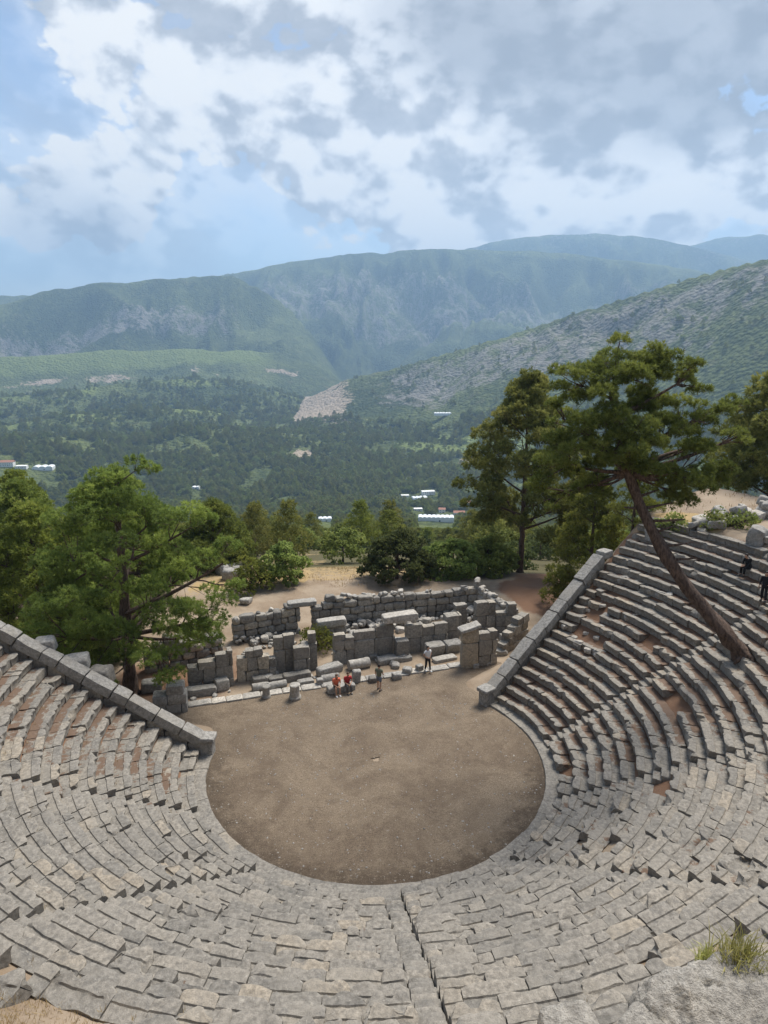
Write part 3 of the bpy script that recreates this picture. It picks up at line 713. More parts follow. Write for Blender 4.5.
# slabs lying on the walls
def on(u, v, z): return UV(u, v, z)
loose('lintel_slab', 'thick moulded lintel slab bridging the stone window', 'lintel', on(5.1, 11.3, 2.50), (2.45, 0.85, 0.5), A17 + 0.05, M_pale, 0.03, 12)
loose('lintel_slab', 'flat lintel slab over the narrow back wall doorway', 'lintel', on(-0.5, 17.05, 2.06), (2.1, 0.8, 0.38), A17, M_pale, 0.03, 10)
loose('stone_slab', 'long loose slab lying on the low inner wall', 'stone slab', on(1.15, 14.75, 1.22), (2.1, 0.75, 0.5), A17 + 0.02, M_pale, 0.025, 12)
loose('cap_stone', 'sloping cap stone on top of the cream door jamb', 'cap stone', on(8.8, 8.1, 2.70), (1.45, 0.8, 0.24), A17 + 0.02, M_pale, 0.025, 12, (0, -0.22))
FB = 'fallen stones in front of the stage wall'
def gp(px, py): return at_z(px, py, 0.0)
FALL = [
 ('column_drum', 'left of two column drums lying side by side before the stepped wall', 'column drum', (260.5, 690), (1.0, 0.52), 'drum', A17 + .1, M_coping),
 ('column_drum', 'right of two column drums lying side by side before the stepped wall', 'column drum', (277.5, 688), (1.15, 0.5), 'drum', A17 + .15, M_coping),
 ('stone_block', 'small squared block just behind the left lying drum', 'stone block', (258.5, 683), (0.8, 0.5, 0.45), 'b', A17 + .05, M_wall),
 ('stone_block', 'flat block just behind the right lying drum', 'stone block', (276.5, 681), (1.0, 0.6, 0.36), 'b', A17 + .1, M_wall),
 ('stone_beam', 'long grey architrave beam lying before the square block pier', 'stone beam', (297, 679), (1.75, 0.6, 0.5), 'b', A17 + .06, M_wall),
 ('stone_block', 'broken twin block just in front of the long grey beam', 'stone block', (305.5, 684), (1.05, 0.45, 0.32), 'b', A17 + .1, M_coping),
 ('column_stump', 'short column stump standing on the left part of the pavement strip', 'column stump', (266.5, 698), (0.55, 0.55, 0.72), 'stump', 0, M_coping),
 ('column_stump', 'carved capital standing at the edge of the pavement strip', 'column stump', (295, 699), (0.72, 0.72, 0.9), 'stump', 0, M_pale),
 ('stone_beam', 'big broken beam lying just right of the main doorway foot', 'stone beam', (329.5, 673), (1.75, 0.65, 0.6), 'b', A17 + .35, M_pale),
 ('column_drum', 'column drum lying before the big broken beam', 'column drum', (330, 681), (1.15, 0.5), 'drum', A17 + .12, M_coping),
 ('stone', 'small white stone left of the drum near the seated pair', 'stone', (320, 685), (0.42, 0.38, 0.5), 'b', .3, M_pale),
 ('stone_block', 'pale flat block on which the two visitors sit', 'stone block', (341, 691), (1.75, 0.6, 0.46), 'b', A17 + .05, M_pale),
 ('stone', 'round white standing stone right beside the seated pair', 'stone', (356.5, 682), (0.55, 0.5, 0.85), 'b', .2, M_pale),
 ('column_drum', 'thick broken drum lying before the long smooth wall', 'column drum', (359, 668), (1.45, 0.68), 'drum', A17 + .12, M_pale),
 ('stone_block', 'flat broken block before the long smooth wall, left of the pillar base', 'stone block', (387, 662), (1.35, 0.8, 0.42), 'b', A17 + .1, M_coping),
 ('stone_block', 'small rubble block between the thick drum and the flat broken block', 'stone block', (373, 659), (0.55, 0.5, 0.4), 'b', A17 - .2, M_wall),
 ('stone_plinth', 'low plinth slab at the foot of the square pillar', 'plinth', (404, 659.5), (1.05, 0.7, 0.34), 'b', A17 + .08, M_coping),
 ('stone', 'white stone on the pavement right of the standing man in green', 'stone', (396.5, 679), (0.62, 0.5, 0.48), 'b', .4, M_pale),
 ('stone', 'whitish round stone between the two standing visitors', 'stone', (407.5, 673.5), (0.6, 0.5, 0.48), 'b', -.3, M_pale),
 ('stone', 'grey tilted stone at the feet of the visitor in white', 'stone', (419.5, 671.5), (0.5, 0.45, 0.5), 'b', .6, M_coping),
 ('stone', 'bluish grey stone left of the standing man in green', 'stone', (372.5, 682), (0.5, 0.45, 0.42), 'b', .2, M_wall),
 ('stone_slab', 'big slab leaning behind the visitor in white', 'stone slab', (434, 654), (1.35, 0.7, 0.85), 'b', A17 + .1, M_coping),
 ('stone_block', 'squared block under the wall between leaning slab and cream jamb', 'stone block', (452, 651), (1.25, 0.75, 0.8), 'b', A17 + .1, M_coping),
 ('carved_slab', 'flat carved slab lying right of the visitor in white', 'carved slab', (444.5, 660), (1.7, 0.6, 0.26), 'b', A17 + .12, M_pale),
 ('stone_beam', 'long low block at the foot of the leftmost front wall', 'stone beam', (201, 694.5), (1.85, 0.6, 0.55), 'b', A17 - .02, M_coping),
 ('stone_block', 'white topped broken block right of the long low block', 'stone block', (222, 689), (0.85, 0.65, 0.75), 'b', A17 + .2, M_pale),
 ('boulder', 'rounded boulder just right of the big pine trunk', 'boulder', (152, 690), (1.2, 0.9, 0.7), 'b', .3, M_coping),
 ('stone', 'small pale cube stone at the foot of the cream jamb', 'stone', (476, 668), (0.38, 0.34, 0.34), 'b', .2, M_pale),
 ('stone', 'small pale stone at the foot of the eroded stub', 'stone', (488, 665), (0.3, 0.28, 0.24), 'b', .5, M_pale),
 ('stone_block', 'rubble block by the low end of the stepped wall', 'stone block', (500, 654), (0.8, 0.6, 0.4), 'b', .1, M_coping),
 ('stone_block', 'upright rubble block between eroded stub and stepped wall', 'stone block', (503, 644), (0.55, 0.5, 0.8), 'b', .3, M_coping),
]
for (nm, lab, cat, pp, size, kd, yaw, mat) in FALL:
    p = gp(*pp)
    z = 0.12 if (265 < pp[0] < 430 and kd in ('stump',)) else 0.0
    loose(nm, lab, cat, (p[0], p[1], z), size, yaw, mat, 0.04 if kd == 'b' else 0.025, 6 if nm in ('stone', 'boulder') else 9,
          (0.22, 0.05) if 'leaning' in lab else (0.03, 0.02), FB, 0.03, 6, 'block' if kd == 'b' else kd)
# rubble between the walls
mb = MB()
for q in range(420):
    if q < 230: u, v_ = rng.uniform(-5.5, 13.2), 16.4 - abs(rng.normal(0, 1.3))
    elif q < 330: u, v_ = rng.uniform(-5.5, 13.2), 11.9 + abs(rng.normal(0, .8))
    else: u, v_ = rng.uniform(-9, 14), rng.uniform(9, 16)
    if abs(u + .2) < .8 and v_ < 17: continue
    sz = rng.uniform(.12, .30) if rng.random() < .7 else rng.uniform(.3, .6)
    hp = .5 * math.exp(-((16.4 - v_) / 1.0) ** 2) * rng.random()
    rock(mb, UV(u, v_, sz * .25 + hp), (sz * 1.3, sz, sz * .8), rotz(rng.random() * 6) @ rotx(rng.normal(0, .35)), int(rng.integers(0, 9999)), .06, 5, 3)
for q in range(70):
    i = int(rng.integers(7, 15)); az = rng.uniform(112, 127.5); r, z = nose(i); sz = rng.uniform(.15, .45)
    rock(mb, pol(np.array(r + rng.uniform(.2, .7)), az, z - .3 + sz * .2), (sz * 1.4, sz, sz * .8), rotz(rng.random() * 6) @ rotx(rng.normal(0, .3)), int(rng.integers(0, 9999)), .06, 6, 3)
tag(mb.obj('rubble', M_pale, None, sharp=50), 'broken stone rubble between the stage walls and in the gaps of the right seats', 'rubble', kind='stuff')
# pavement strip
mb = MB(); u = -9.0
while u < 10.5:
    L = rng.uniform(0.8, 1.5)
    rock(mb, UV(u + L / 2, 8.42 + rng.normal(0, 0.02), 0.03 + rng.normal(0, 0.01)), (L - 0.02, 0.66, 0.22), rotz(A17 + rng.normal(0, 0.01)), int(rng.integers(0, 9999)), 0.02, 12, 5)
    u += L
tag(mb.obj('pavement', M_pale, None, sharp=45), 'thin strip of pale paving slabs along the stage front', 'pavement', kind='structure')
# stones left of the left parapet, on the terrace behind, and on the right plateau
for (lab, r, off, sz, mat, dz) in (
  ('squared block perched behind the left parapet, nearest the picture edge', 17.0, 0.95, (1.0, 0.8, 0.75), M_pale, 0.55),
  ('pointed pale block leaning behind the left parapet', 15.7, 1.1, (1.5, 0.9, 0.8), M_pale, 0.25),
  ('dark squared block behind the left parapet, next to the pine trunk', 14.4, 1.2, (1.2, 0.9, 0.95), M_wall, 0.25)):
    p = PL(r, off, LL(r) - 0.6 + dz)
    loose('stone_block', lab, 'stone block', p, sz, rng.uniform(-.4, .4), mat, 0.05, 7, (0.06, -0.1), 'blocks behind the left parapet')
for (px, py, sz, lab) in ((228, 574, (1.5, 1.0, 1.1), 'pale tumbled block leftmost on the terrace edge behind the stage'),
                          (238, 571, (1.2, 1.0, 0.9), 'pale tumbled block second on the terrace edge behind the stage'),
                          (233, 562, (1.1, 1.1, 0.9), 'grey tumbled block farthest back on the terrace edge'),
                          (222, 566, (1.4, 1.0, 1.0), 'grey broken block near the terrace edge, beside the big pine crown'),
                          (246, 604, (0.9, 0.7, 0.5), 'white jagged stone at the left end of the back wall')):
    p = at_z(px, py, 0.0); loose('stone_block', lab, 'stone block', (p[0], p[1], terr(p[0], p[1])), sz, rng.uniform(0, 3), M_pale, 0.1, 5, (0.1, 0.1), 'tumbled blocks on the terrace')
def on_terrain(px, py):
    d = ray(px, py); ts = np.arange(14, 90, 0.03); q = np.array([0, 0, CAMH]) + d * ts[:, None]
    z = terr(q[:, 0], q[:, 1]); i = int(np.argmax(q[:, 2] <= z))
    if q[i, 2] > z[i]: p = at_z(px, py, 9.3); return np.array([p[0], p[1], float(terr(p[0], p[1]))])
    return np.array([q[i, 0], q[i, 1], z[i]])
mbp = 0
for k, (px, py, sz, lab) in enumerate(((756, 545, (0.9, 0.8, 1.1), 'upright whitish boulder behind the black clothed visitor on the top rows'),
        (652, 541, (0.9, 0.7, 0.8), 'pale squared stone at the top row end, left of the leaning trunk'),
        (692, 529, (0.5, 0.5, 0.4), 'small white stone on the dry grass by the leaning trunk'),
        (768, 541, (1.2, 0.7, 0.45), 'flat grey block on the top terrace at the right picture edge'))):
    p = on_terrain(px, py); loose('stone_block', lab, 'stone block', p, sz, rng.uniform(0, 0.8), M_pale, 0.10, 10, (0.12, 0.08), 'loose stones on the upper terrace')

# ------------------------------------------------------------------ rubble wall on the plateau rim
def rubble_line(label, pts, h, seed):
    T = empty('rubble_wall', pts[0], label, 'rubble wall'); mb = MB(); o0 = np.array(pts[0])
    for a, b in zip(pts[:-1], pts[1:]):
        a = np.array(a); b = np.array(b); L = np.linalg.norm(b - a)
        for q in range(int(L / 0.42)):
            for lay in range(2 if rng.random() < 0.6 else 1):
                p = a + (b - a) * (q + rng.random()) / (L / 0.42); s = rng.uniform(0.4, 0.95)
                p = p + np.array([rng.normal(0, 0.3), rng.normal(0, 0.35), 0]); p[2] = terr(p[0], p[1]) + 0.25 + lay * h * 0.6
                rock(mb, p - o0, (s * 1.3, s, s * 0.75), rotz(rng.random() * 6) @ rotx(rng.normal(0, .25)), int(rng.integers(0, 9999)), 0.09, 5, 4)
    mb.obj('stones', M_pale, T, sharp=50)
p1, p2, p3 = [np.array([*at_z(a_, b_, 9.5)[:2], 9.4]) for a_, b_ in ((700, 524), (738, 519), (775, 516))]
rubble_line('low rubble wall of whitish stones on the rim of the upper terrace', [p1, p2, p3, p3 + np.array([4, 1, 0])], 0.8, 1)

# ------------------------------------------------------------------ boulders and grass in the foreground
def boulder(px, py, Y, size, label, yaw, M=None, k=5):
    p = at_y(px, py, Y); mb = MB()
    v, f = cube_t(40)
    q = v / (np.sum(np.abs(v) ** k, 1, keepdims=True) ** (1 / k)) * np.array(size) / 2
    for fr, am in ((0.9, .22), (2.1, .12), (5, .05), (11, .03), (24, .02)):
        q = q + vec3noise(q * fr * np.array([1, 1, 2.2]) + px, int(px) % 50) * am * (size[0] / 3)
    q = q + (np.round(q[:, 2:3] * 7 + 0.9 * vnoise(q * 2.0, 5)[:, None]) / 7 - q[:, 2:3]) * np.array([[0.15, 0.1, 0.45]])
    q = q @ (rotz(yaw) @ (M if M is not None else np.eye(3))).T
    mb.add(q, f); o = mb.obj('boulder', M_boulder); o.location = tuple(p)
    return tag(o, label, 'boulder', 'boulders on the bank at the picture bottom')
boulder(722, 1032, 7.3, (2.3, 1.3, 1.25), 'big rugged whitish boulder in the bottom right corner', 0.35, rotx(0.25))
boulder(572, 1042, 7.0, (0.75, 0.6, 0.62), 'smaller pale boulder at the bottom edge, left of the big one', 0.2)
boulder(640, 1046, 6.9, (0.7, 0.6, 0.5), 'low pale boulder at the bottom edge touching the big one', 0.7)
boulder(782, 986, 7.9, (0.75, 0.6, 0.6), 'small rock at the right edge behind the big boulder', 0.1)
def tuft(name, label, p, h, n, spread, mat, group=None):
    mb = MB(); t = []
    for q in range(n):
        a = rng.random() * 6.283; b = p * 0 + np.array([rng.normal(0, spread), rng.normal(0, spread), 0])
        L = h * rng.uniform(0.5, 1.1); lean = rng.uniform(0.15, 0.85); w = 0.006 + 0.004 * rng.random()
        d = np.array([math.cos(a), math.sin(a), 0]); sd = np.array([-d[1], d[0], 0]) * w
        m = b + np.array([0, 0, L * 0.6]) + d * L * 0.25 * lean; e = b + np.array([0, 0, L * (1 - 0.35 * lean)]) + d * L * 0.75 * lean
        mb.add(np.array([b - sd, b + sd, m + sd * .8, m - sd * .8, e]), [[0, 1, 2, 3], [3, 2, 4]], np.full(5, rng.random()))
    o = mb.obj(name, mat, None, attr='tint'); o.location = tuple(p); return tag(o, label, 'grass', group)
p = at_y(738, 975, 7.9); tuft('grass_tuft', 'big yellow green grass tuft above the corner boulder', p, 0.66, 480, 0.13, M_tuft, 'grass tufts by the corner boulder')
p = at_y(708, 972, 8.1); tuft('grass_tuft', 'smaller grass tuft left of the big one, above the corner boulder', p, 0.5, 150, 0.09, M_tuft, 'grass tufts by the corner boulder')
# dry grass on the bank above the top row and along the terrace edge
mb = MB()
def blades(n, xs, ys, hh, w):
    x = rng.uniform(*xs, n); y = rng.uniform(*ys, n); z = terr(x, y)
    rc = np.hypot(x - C[0], y - C[1]); azz = np.degrees(np.arctan2(x - C[0], -(y - C[1])))
    ok = (fbm(np.stack([x / 2, y / 2, 0 * x], -1), 3, 3) + rng.normal(0, .2, n) > -0.1) & ((rc > 20.4) | (y > 52))
    for X, Y, Z in zip(x[ok], y[ok], z[ok]):
        a = rng.random() * 6.283; L = hh * rng.uniform(0.5, 1.2); d = np.array([math.cos(a), math.sin(a), 0]); sd = np.array([-d[1], d[0], 0]) * w
        b = np.array([X, Y, Z]); e = b + d * L * rng.uniform(.3, 1.3) + np.array([0, 0, L])
        mb.add(np.array([b - sd, b + sd, e]), [[0, 1, 2]], np.full(3, rng.random()))
blades(9000, (-9, 8), (3.5, 12.5), 0.15, 0.006)
blades(7000, (-10, -3.5), (8, 12.8), 0.12, 0.007)
blades(5000, (-15, 4), (56.5, 66), 0.2, 0.02)
blades(1300, (17, 30), (36, 50), 0.3, 0.02)
tag(mb.obj('dry_grass', M_straw, None, attr='tint'), 'straw coloured dry grass on the banks and terrace edges', 'grass', kind='stuff')
# small dry plants growing out of the seat joints
mb = MB()
for q in range(260):
    i = int(rng.integers(0, NROW)); az = rng.uniform(-85, 95); r, z = nose(i)
    if q < 110: i = int(rng.integers(15, NROW)); r, z = nose(i); az = rng.uniform(-40, 40)
    p = pol(np.array(r + 0.62), az, z - 0.04); t = []
    for _ in range(14):
        a = rng.random() * 6.283; L = rng.uniform(.05, .16); d = np.array([math.cos(a), math.sin(a), 0]); sd = np.array([-d[1], d[0], 0]) * .006
        b = p + d * rng.uniform(0, .12); e = b + d * L * .6 + np.array([0, 0, L]); mb.add(np.array([b - sd, b + sd, e]), [[0, 1, 2]], np.full(3, rng.random()))
tag(mb.obj('weeds', M_straw, None, attr='tint'), 'small dry weeds growing in the joints of the seats', 'weeds', kind='stuff')

# ------------------------------------------------------------------ trees
def needles(mb, c, ax, L, w, k, tint):
    """k needle blades fanned round axis ax from each centre c (n,3)"""
    n = len(c); c = np.repeat(c, k, 0); ax = np.repeat(ax, k, 0); tn = np.repeat(tint, k)
    d = ax * rng.uniform(0.25, 1.0, (n * k, 1)) + rng.normal(0, 0.55, (n * k, 3)); d /= np.linalg.norm(d, axis=1, keepdims=True)
    s = np.cross(d, rng.normal(0, 1, (n * k, 3))); s /= np.linalg.norm(s, axis=1, keepdims=True) + 1e-9
    l = L * rng.uniform(0.6, 1.15, (n * k, 1))
    a = c + s * w; b = c - s * w; e = c + d * l
    mid = c + d * l * .5
    v = np.stack([c, mid + s * w, e, mid - s * w], 1).reshape(-1, 3)
    f = np.arange(n * k * 4).reshape(-1, 4)
    mb.add(v, f, np.repeat(np.clip(tn + rng.normal(0, .07, n * k), 0, 1), 4))
def clump_tufts(c, rad, n, flat=0.75):
    d = rng.normal(0, 1, (n, 3)); d[:, 2] = np.abs(d[:, 2]) * 0.9 - 0.35; d /= np.linalg.norm(d, axis=1, keepdims=True)
    rr = rad * rng.uniform(0.35, 1.0, (n, 1)) ** 0.6
    p = c + d * rr * np.array([1, 1, flat]); ax = d + np.array([0, 0, 0.55]); ax /= np.linalg.norm(ax, axis=1, keepdims=True)
    return p, ax, (rr / rad).ravel()
def make_tree(name, label, cat, base, trunk, trad, clumps, mat, L=0.30, w=0.016, k=14, per=26, group=None, stubs=(), bark=None, nb=3, low=.3):
    """trunk: polyline relative to base; clumps: list of (x,y,z,r) relative to base"""
    T = empty(name, base, label, cat, group)
    tb = MB(); trunk = np.asarray(trunk, float); n = 24
    s = np.linspace(0, 1, len(trunk)); ss = np.linspace(0, 1, n)
    tp = np.stack([np.interp(ss, s, trunk[:, q]) for q in range(3)], -1)
    for _ in range(3): tp[1:-1] = (tp[:-2] + 2 * tp[1:-1] + tp[2:]) / 4
    tr = trad[0] + (trad[1] - trad[0]) * ss; tr[0] *= 1.45; tr[1] *= 1.15
    tube(tb, tp, tr, 18, True, 0.38, 3)
    for q in range(6 if trad[0] > .35 else 0):
        a_ = q * 1.05 + .4; o_ = np.array([math.cos(a_), math.sin(a_), 0])
        tube(tb, np.array([tp[1] * .6 + [0, 0, .15], o_ * .42 + [0, 0, .02], o_ * rng.uniform(.7, 1.0) - [0, 0, .32]]), [trad[0] * .62, trad[0] * .38, trad[0] * .15], 8, True, .2, q)
    cb = MB(); CL = np.array(clumps, float)
    K = max(4, min(len(CL) // 6, 22)); g = np.random.default_rng(len(CL)); cen = CL[g.choice(len(CL), K, False), :3]
    for _ in range(6):
        own = np.argmin(np.linalg.norm(CL[:, None, :3] - cen[None], axis=2), 1)
        cen = np.array([CL[own == q, :3].mean(0) if (own == q).any() else cen[q] for q in range(K)])
    for q in range(K):
        if not (own == q).any(): continue
        c = cen[q]; hz_ = np.array([np.linalg.norm(c[:2] - p_[:2]) for p_ in tp])
        dd = np.abs(tp[:, 2] - (c[2] - 0.45 * hz_ - .3)) + 0.25 * hz_; dd[:int(n * low)] += 50; j = int(np.argmin(dd)); a = tp[j]
        Lb = np.linalg.norm(c - a); m = (a + c) / 2 + g.normal(0, 0.07 * Lb + .02, 3) - np.array([0, 0, 0.05 * Lb])
        w_ = np.linspace(0, 1, 12)[:, None]; limb = (1 - w_) ** 2 * a + 2 * w_ * (1 - w_) * m + w_ * w_ * c
        r0 = min(tr[j] * 0.6, 0.035 + 0.024 * Lb); tube(tb, limb, np.linspace(r0, r0 * .35, 12), 7, False)
        for (x, y, z, r) in CL[own == q]:
            c2 = np.array([x, y, z]); jj = int(np.clip(np.argmin(np.linalg.norm(limb - c2, axis=1)) - 2, 2, 11)); a2 = limb[jj]
            m2 = (a2 + c2) / 2 + g.normal(0, .08, 3); pts = np.array([a2, a2 * .5 + m2 * .5 + g.normal(0, .03, 3), m2, m2 * .4 + c2 * .6, c2])
            tube(tb, pts, np.linspace(max(.02, r0 * .33), .012, 5), 5, False)
            for _ in range(nb):
                e = c2 + g.normal(0, r * .5, 3); st_ = pts[g.integers(2, 5)]
                tube(tb, np.array([st_, (st_ + e) / 2 + g.normal(0, .05, 3), e]), [0.018, .013, .007], 4, False)
            ct_ = rng.normal(0, .13)
            p, ax, rel = clump_tufts(c2, r, max(8, int(per * (r / 0.7) ** 2)))
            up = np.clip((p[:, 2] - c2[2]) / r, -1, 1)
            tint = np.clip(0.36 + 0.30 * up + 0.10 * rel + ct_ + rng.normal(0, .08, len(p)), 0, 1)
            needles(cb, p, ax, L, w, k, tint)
    for (j, d, l) in stubs:
        a = tp[j]; d = np.array(d, float); d /= np.linalg.norm(d)
        tube(tb, np.array([a, a + d * l * .5 + rng.normal(0, .03, 3), a + d * l]), [0.09, .065, .03], 7, True)
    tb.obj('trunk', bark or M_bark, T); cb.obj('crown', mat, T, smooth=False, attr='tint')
    return T
def env_clumps(n, h0, h1, rad, top, seed, r=(0.55, 0.95), cx=0, cy=0, lean=(0, 0)):
    """clumps on layered limbs: rad(t) envelope radius at height fraction t"""
    g = np.random.default_rng(seed); out = []
    for q in range(n):
        t = (q + g.random()) / n; z = h0 + (h1 - h0) * t; a = q * 2.4 + g.normal(0, .4)
        R_ = rad(t) * g.uniform(0.35, 1.0) ** 0.6
        out.append((cx + lean[0] * t + R_ * math.cos(a), cy + lean[1] * t + R_ * math.sin(a), z + g.normal(0, .25), g.uniform(*r) * (1 - .25 * t)))
    out.append((cx + lean[0], cy + lean[1], h1 + .2, r[0])); return out

# big pine left, at the foot of the left parapet
b = at_z(131, 694, 0); Yb = b[1]
cl = env_clumps(120, 2.6, 13.0, lambda t: (4.9 if t < .35 else 4.9 * (1 - (t - .35) / .65) ** 0.7 + .4), 13, 11, (0.65, 1.15))
for (px, py, dy, r) in ((215, 620, -1.0, .9), (195, 630, -1.5, .8), (222, 600, 0, .9), (228, 545, 0, .8), (205, 560, -1, .9), (190, 512, 0, .9), (170, 520, -1.5, 1), (148, 470, 0, .7), (135, 462, 0, .6), (120, 655, -2.2, 1.0), (110, 630, -2.6, 1.0), (165, 677, -1.6, .45), (178, 672, -1.4, .5), (60, 590, -1, 1), (50, 560, 0, 1.1), (60, 520, .5, 1), (85, 495, 0, .9), (45, 610, 0, .9), (205, 520, .5, .8), (100, 478, 0.4, .8), (215, 640, -.6, .6), (235, 585, .3, .6)):
    q = at_y(px, py, Yb + dy) - b; cl.append((q[0], q[1], q[2], r))
make_tree('pine_tree', 'big bushy pine standing behind the left parapet, trunk beside the stage ruins', 'pine tree', b, [(0, 0, -0.3), (.05, 0, 3), (.2, 0, 7), (.25, 0, 10), (.3, 0, 13)], (0.42, 0.08), cl, M_pine, 0.23, 0.016, 24, 52, 'pines round the theatre')
# leaning pine on the right seats
b = on_terrain(748, 657); b[2] += 0.1; Yb = b[1]
tk = [(748, 664, 0), (733, 642, 0.2), (705, 611, .6), (680, 580, 1.0), (655, 538, 1.4), (640, 505, 1.7), (626, 470, 2.0), (618, 430, 2.0), (612, 385, 2.1)]
tk = [at_y(px, py, Yb + dy) - b for px, py, dy in tk]
cl = []; Yt = Yb + 2
for (px, py, dy, r) in ((575, 372, 0, .75), (562, 380, .5, .6), (595, 365, -.5, .8), (620, 355, 0, .7), (645, 352, .4, .7), (668, 358, -.3, .75), (690, 362, 0, .55), (635, 372, -1, .9), (660, 380, -1, .9), (685, 375, .4, .65), (605, 388, -1.2, .9), (580, 395, .5, .8), (640, 395, 1, 1), (610, 410, -1.5, .95), (585, 425, -1, .9), (560, 440, 0, .85), (545, 455, .4, .7), (548, 478, 0, .75), (565, 470, -1, .85), (590, 450, -1.6, .95), (620, 440, -1.6, .9), (640, 425, -1.8, .95), (655, 445, -1, .9), (670, 420, -.6, .85), (690, 430, -1, .9), (710, 415, 0, .7), (735, 408, .3, .45), (722, 412, .1, .6), (700, 450, -.5, .9), (720, 465, 0, .75), (735, 440, .5, .6), (690, 475, -1, .85), (665, 475, -.5, .9), (680, 495, 0, .7), (705, 490, .3, .7), (715, 480, .5, .6), (645, 470, 1.5, .9), (660, 495, 1, .6), (600, 480, .5, .7), (575, 495, .4, .6), (640, 410, 2.2, 1), (600, 425, 2, 1), (665, 400, 1.6, .9), (690, 450, 1.8, .9), (620, 375, 1.5, .8), (560, 420, 1, .6), (553, 405, .3, .5), (610, 460, -1, .8), (560, 500, .6, .5), (625, 462, -1.5, .8), (650, 470, -1.2, .8), (605, 490, -.4, .7), (585, 475, -.8, .8), (640, 450, -1.8, .8), (675, 500, .2, .6), (700, 395, .2, .55), (648, 365, 1, .7)):
    for sub in range(3):
        q = at_y(px + rng.normal(0, 7), py + rng.normal(0, 5), Yt + dy + rng.normal(0, .6)) - b; cl.append((q[0], q[1], q[2], r * .72))
make_tree('pine_tree', 'leaning pine with a bare dark trunk growing out of the right seat rows', 'pine tree', b, tk, (0.40, 0.16), cl, M_pine, 0.22, 0.016, 22, 72, 'pines round the theatre', low=.74,
          stubs=((15, (1, .2, .30), 1.2), (14, (1, 0, .22), 1.5), (13, (1, -.2, .10), 1.7), (12, (1, 0, .4), 1.0), (11, (1, .1, .10), 1.7), (10, (1, -.3, .16), 1.3), (14, (-1, 0, .1), .9)))
def auto_pine(label, base, h, rad, crown0, mat, seed, n=70, L=.30, w=.026, k=14, per=36, r=(0.7, 1.2), bot=0.55, tr=.3, group='pines round the theatre', lean=(0, 0), name='pine_tree', cat='pine tree', pw=.75, nb=2):
    cl = env_clumps(n, crown0 * h, h, lambda t: rad * (bot + (1 - bot) * t / .35 if t < .35 else (1 - (t - .35) / .65) ** pw) + .25, h, seed, r, lean=lean)
    return make_tree(name, label, cat, base, [(0, 0, -.4), (lean[0] * .2, lean[1] * .2, h * .4), (lean[0], lean[1], h * .93)], (tr, .06), cl, mat, L, w, k, per, group, nb=nb)
def tz(x, y): return np.array([x, y, float(terr(x, y))])
auto_pine('tall dark pine left of the leaning pine, behind the stage terrace', tz(13.2, 63.5), 18.6, 5.8, .27, M_pine3, 21, 120, .36, .034, 14, 34, (.9, 1.5), .85)
auto_pine('young bright green pine just outside the right parapet', tz(16.2, 51.5), 10.2, 3.3, .06, M_pine2, 22, 85, .28, .024, 15, 42, (.65, 1.05), .9, .2)
auto_pine('dark pine cut by the right picture edge above the terrace', tz(31.0, 54), 12.8, 4.6, .25, M_pine3, 23, 90, .34, .032, 14, 32, (.9, 1.5), .7)
auto_pine('green bush like young pine beside the upper end of the right parapet', tz(17.5, 46.8), 4.2, 1.6, .05, M_pine2, 24, 30, .24, .022, 13, 40, (.5, .8), .9, .12)
for k, (x, y, h, rd, sd, lab) in enumerate(((-24.5, 46, 9.6, 4.2, 31, 'bushy pine at the left edge, behind the upper left parapet'), (-21.5, 54, 10.4, 4.4, 32, 'bushy pine directly left behind the big pine crown'),
        (-30, 55, 9.8, 4.6, 33, 'pine with a rounded top at the left picture edge'), (-27, 66, 10.5, 5, 34, 'taller pine far left, just under the white buildings'),
        (-17, 66, 7.0, 4.0, 35, 'pine peeping over behind the big pine crown'), (-20, 43.5, 6.5, 3.0, 36, 'low pine hanging over the left parapet'), (-36, 66, 12.0, 5.2, 37, 'pine at the far left edge with bright clumps'))):
    auto_pine(lab, tz(x, y), h, rd, .08, M_pine if k % 3 else M_pine2, sd, 90, .32, .030, 14, 36, (.75, 1.25), .85)
# bushes behind the stage terrace
def bush(name, label, base, h, rad, mat, seed, n=60, leaf=.24, w=.07, group='bushes on the terrace edge'):
    return auto_pine(label, base, h, rad, .12, mat, seed, n, leaf, w, 10, 44, (.5, .85), .85, .16, group, name=name, cat='bush', pw=.5)
b0 = tz(*(at_z(285, 583, 0)[:2])); bush('bush', 'dark green bush left of the big dark one, on the terrace edge', b0, 3.3, 1.6, M_leaf, 41, 34)
b0 = tz(*(at_z(397, 577, 0)[:2])); bush('bush', 'big round dark bush in the middle of the terrace edge', b0, 3.9, 3.1, M_olive, 42, 80)
b0 = tz(*(at_z(452, 571, 0)[:2])); bush('bush', 'wide green bush right of the big round dark bush', b0, 2.9, 2.9, M_leaf, 43, 80)
b0 = tz(*(at_z(487, 566, 0)[:2])); bush('bush', 'lower green bush against the tall dark pine', b0, 3.0, 2.3, M_leaf, 44, 60)
b0 = tz(*(at_z(252, 590, 0)[:2])); bush('bush', 'small yellowish bush at the left end of the terrace behind the stage', b0, 2.4, 1.5, M_pine2, 45, 30, .18, .04)
b0 = UV(-0.1, 13.6, 0); bush('bush', 'small green bush growing inside the main stage doorway', b0, 1.3, .75, M_pine2, 46, 20, .12, .03, 'plants inside the stage ruins')
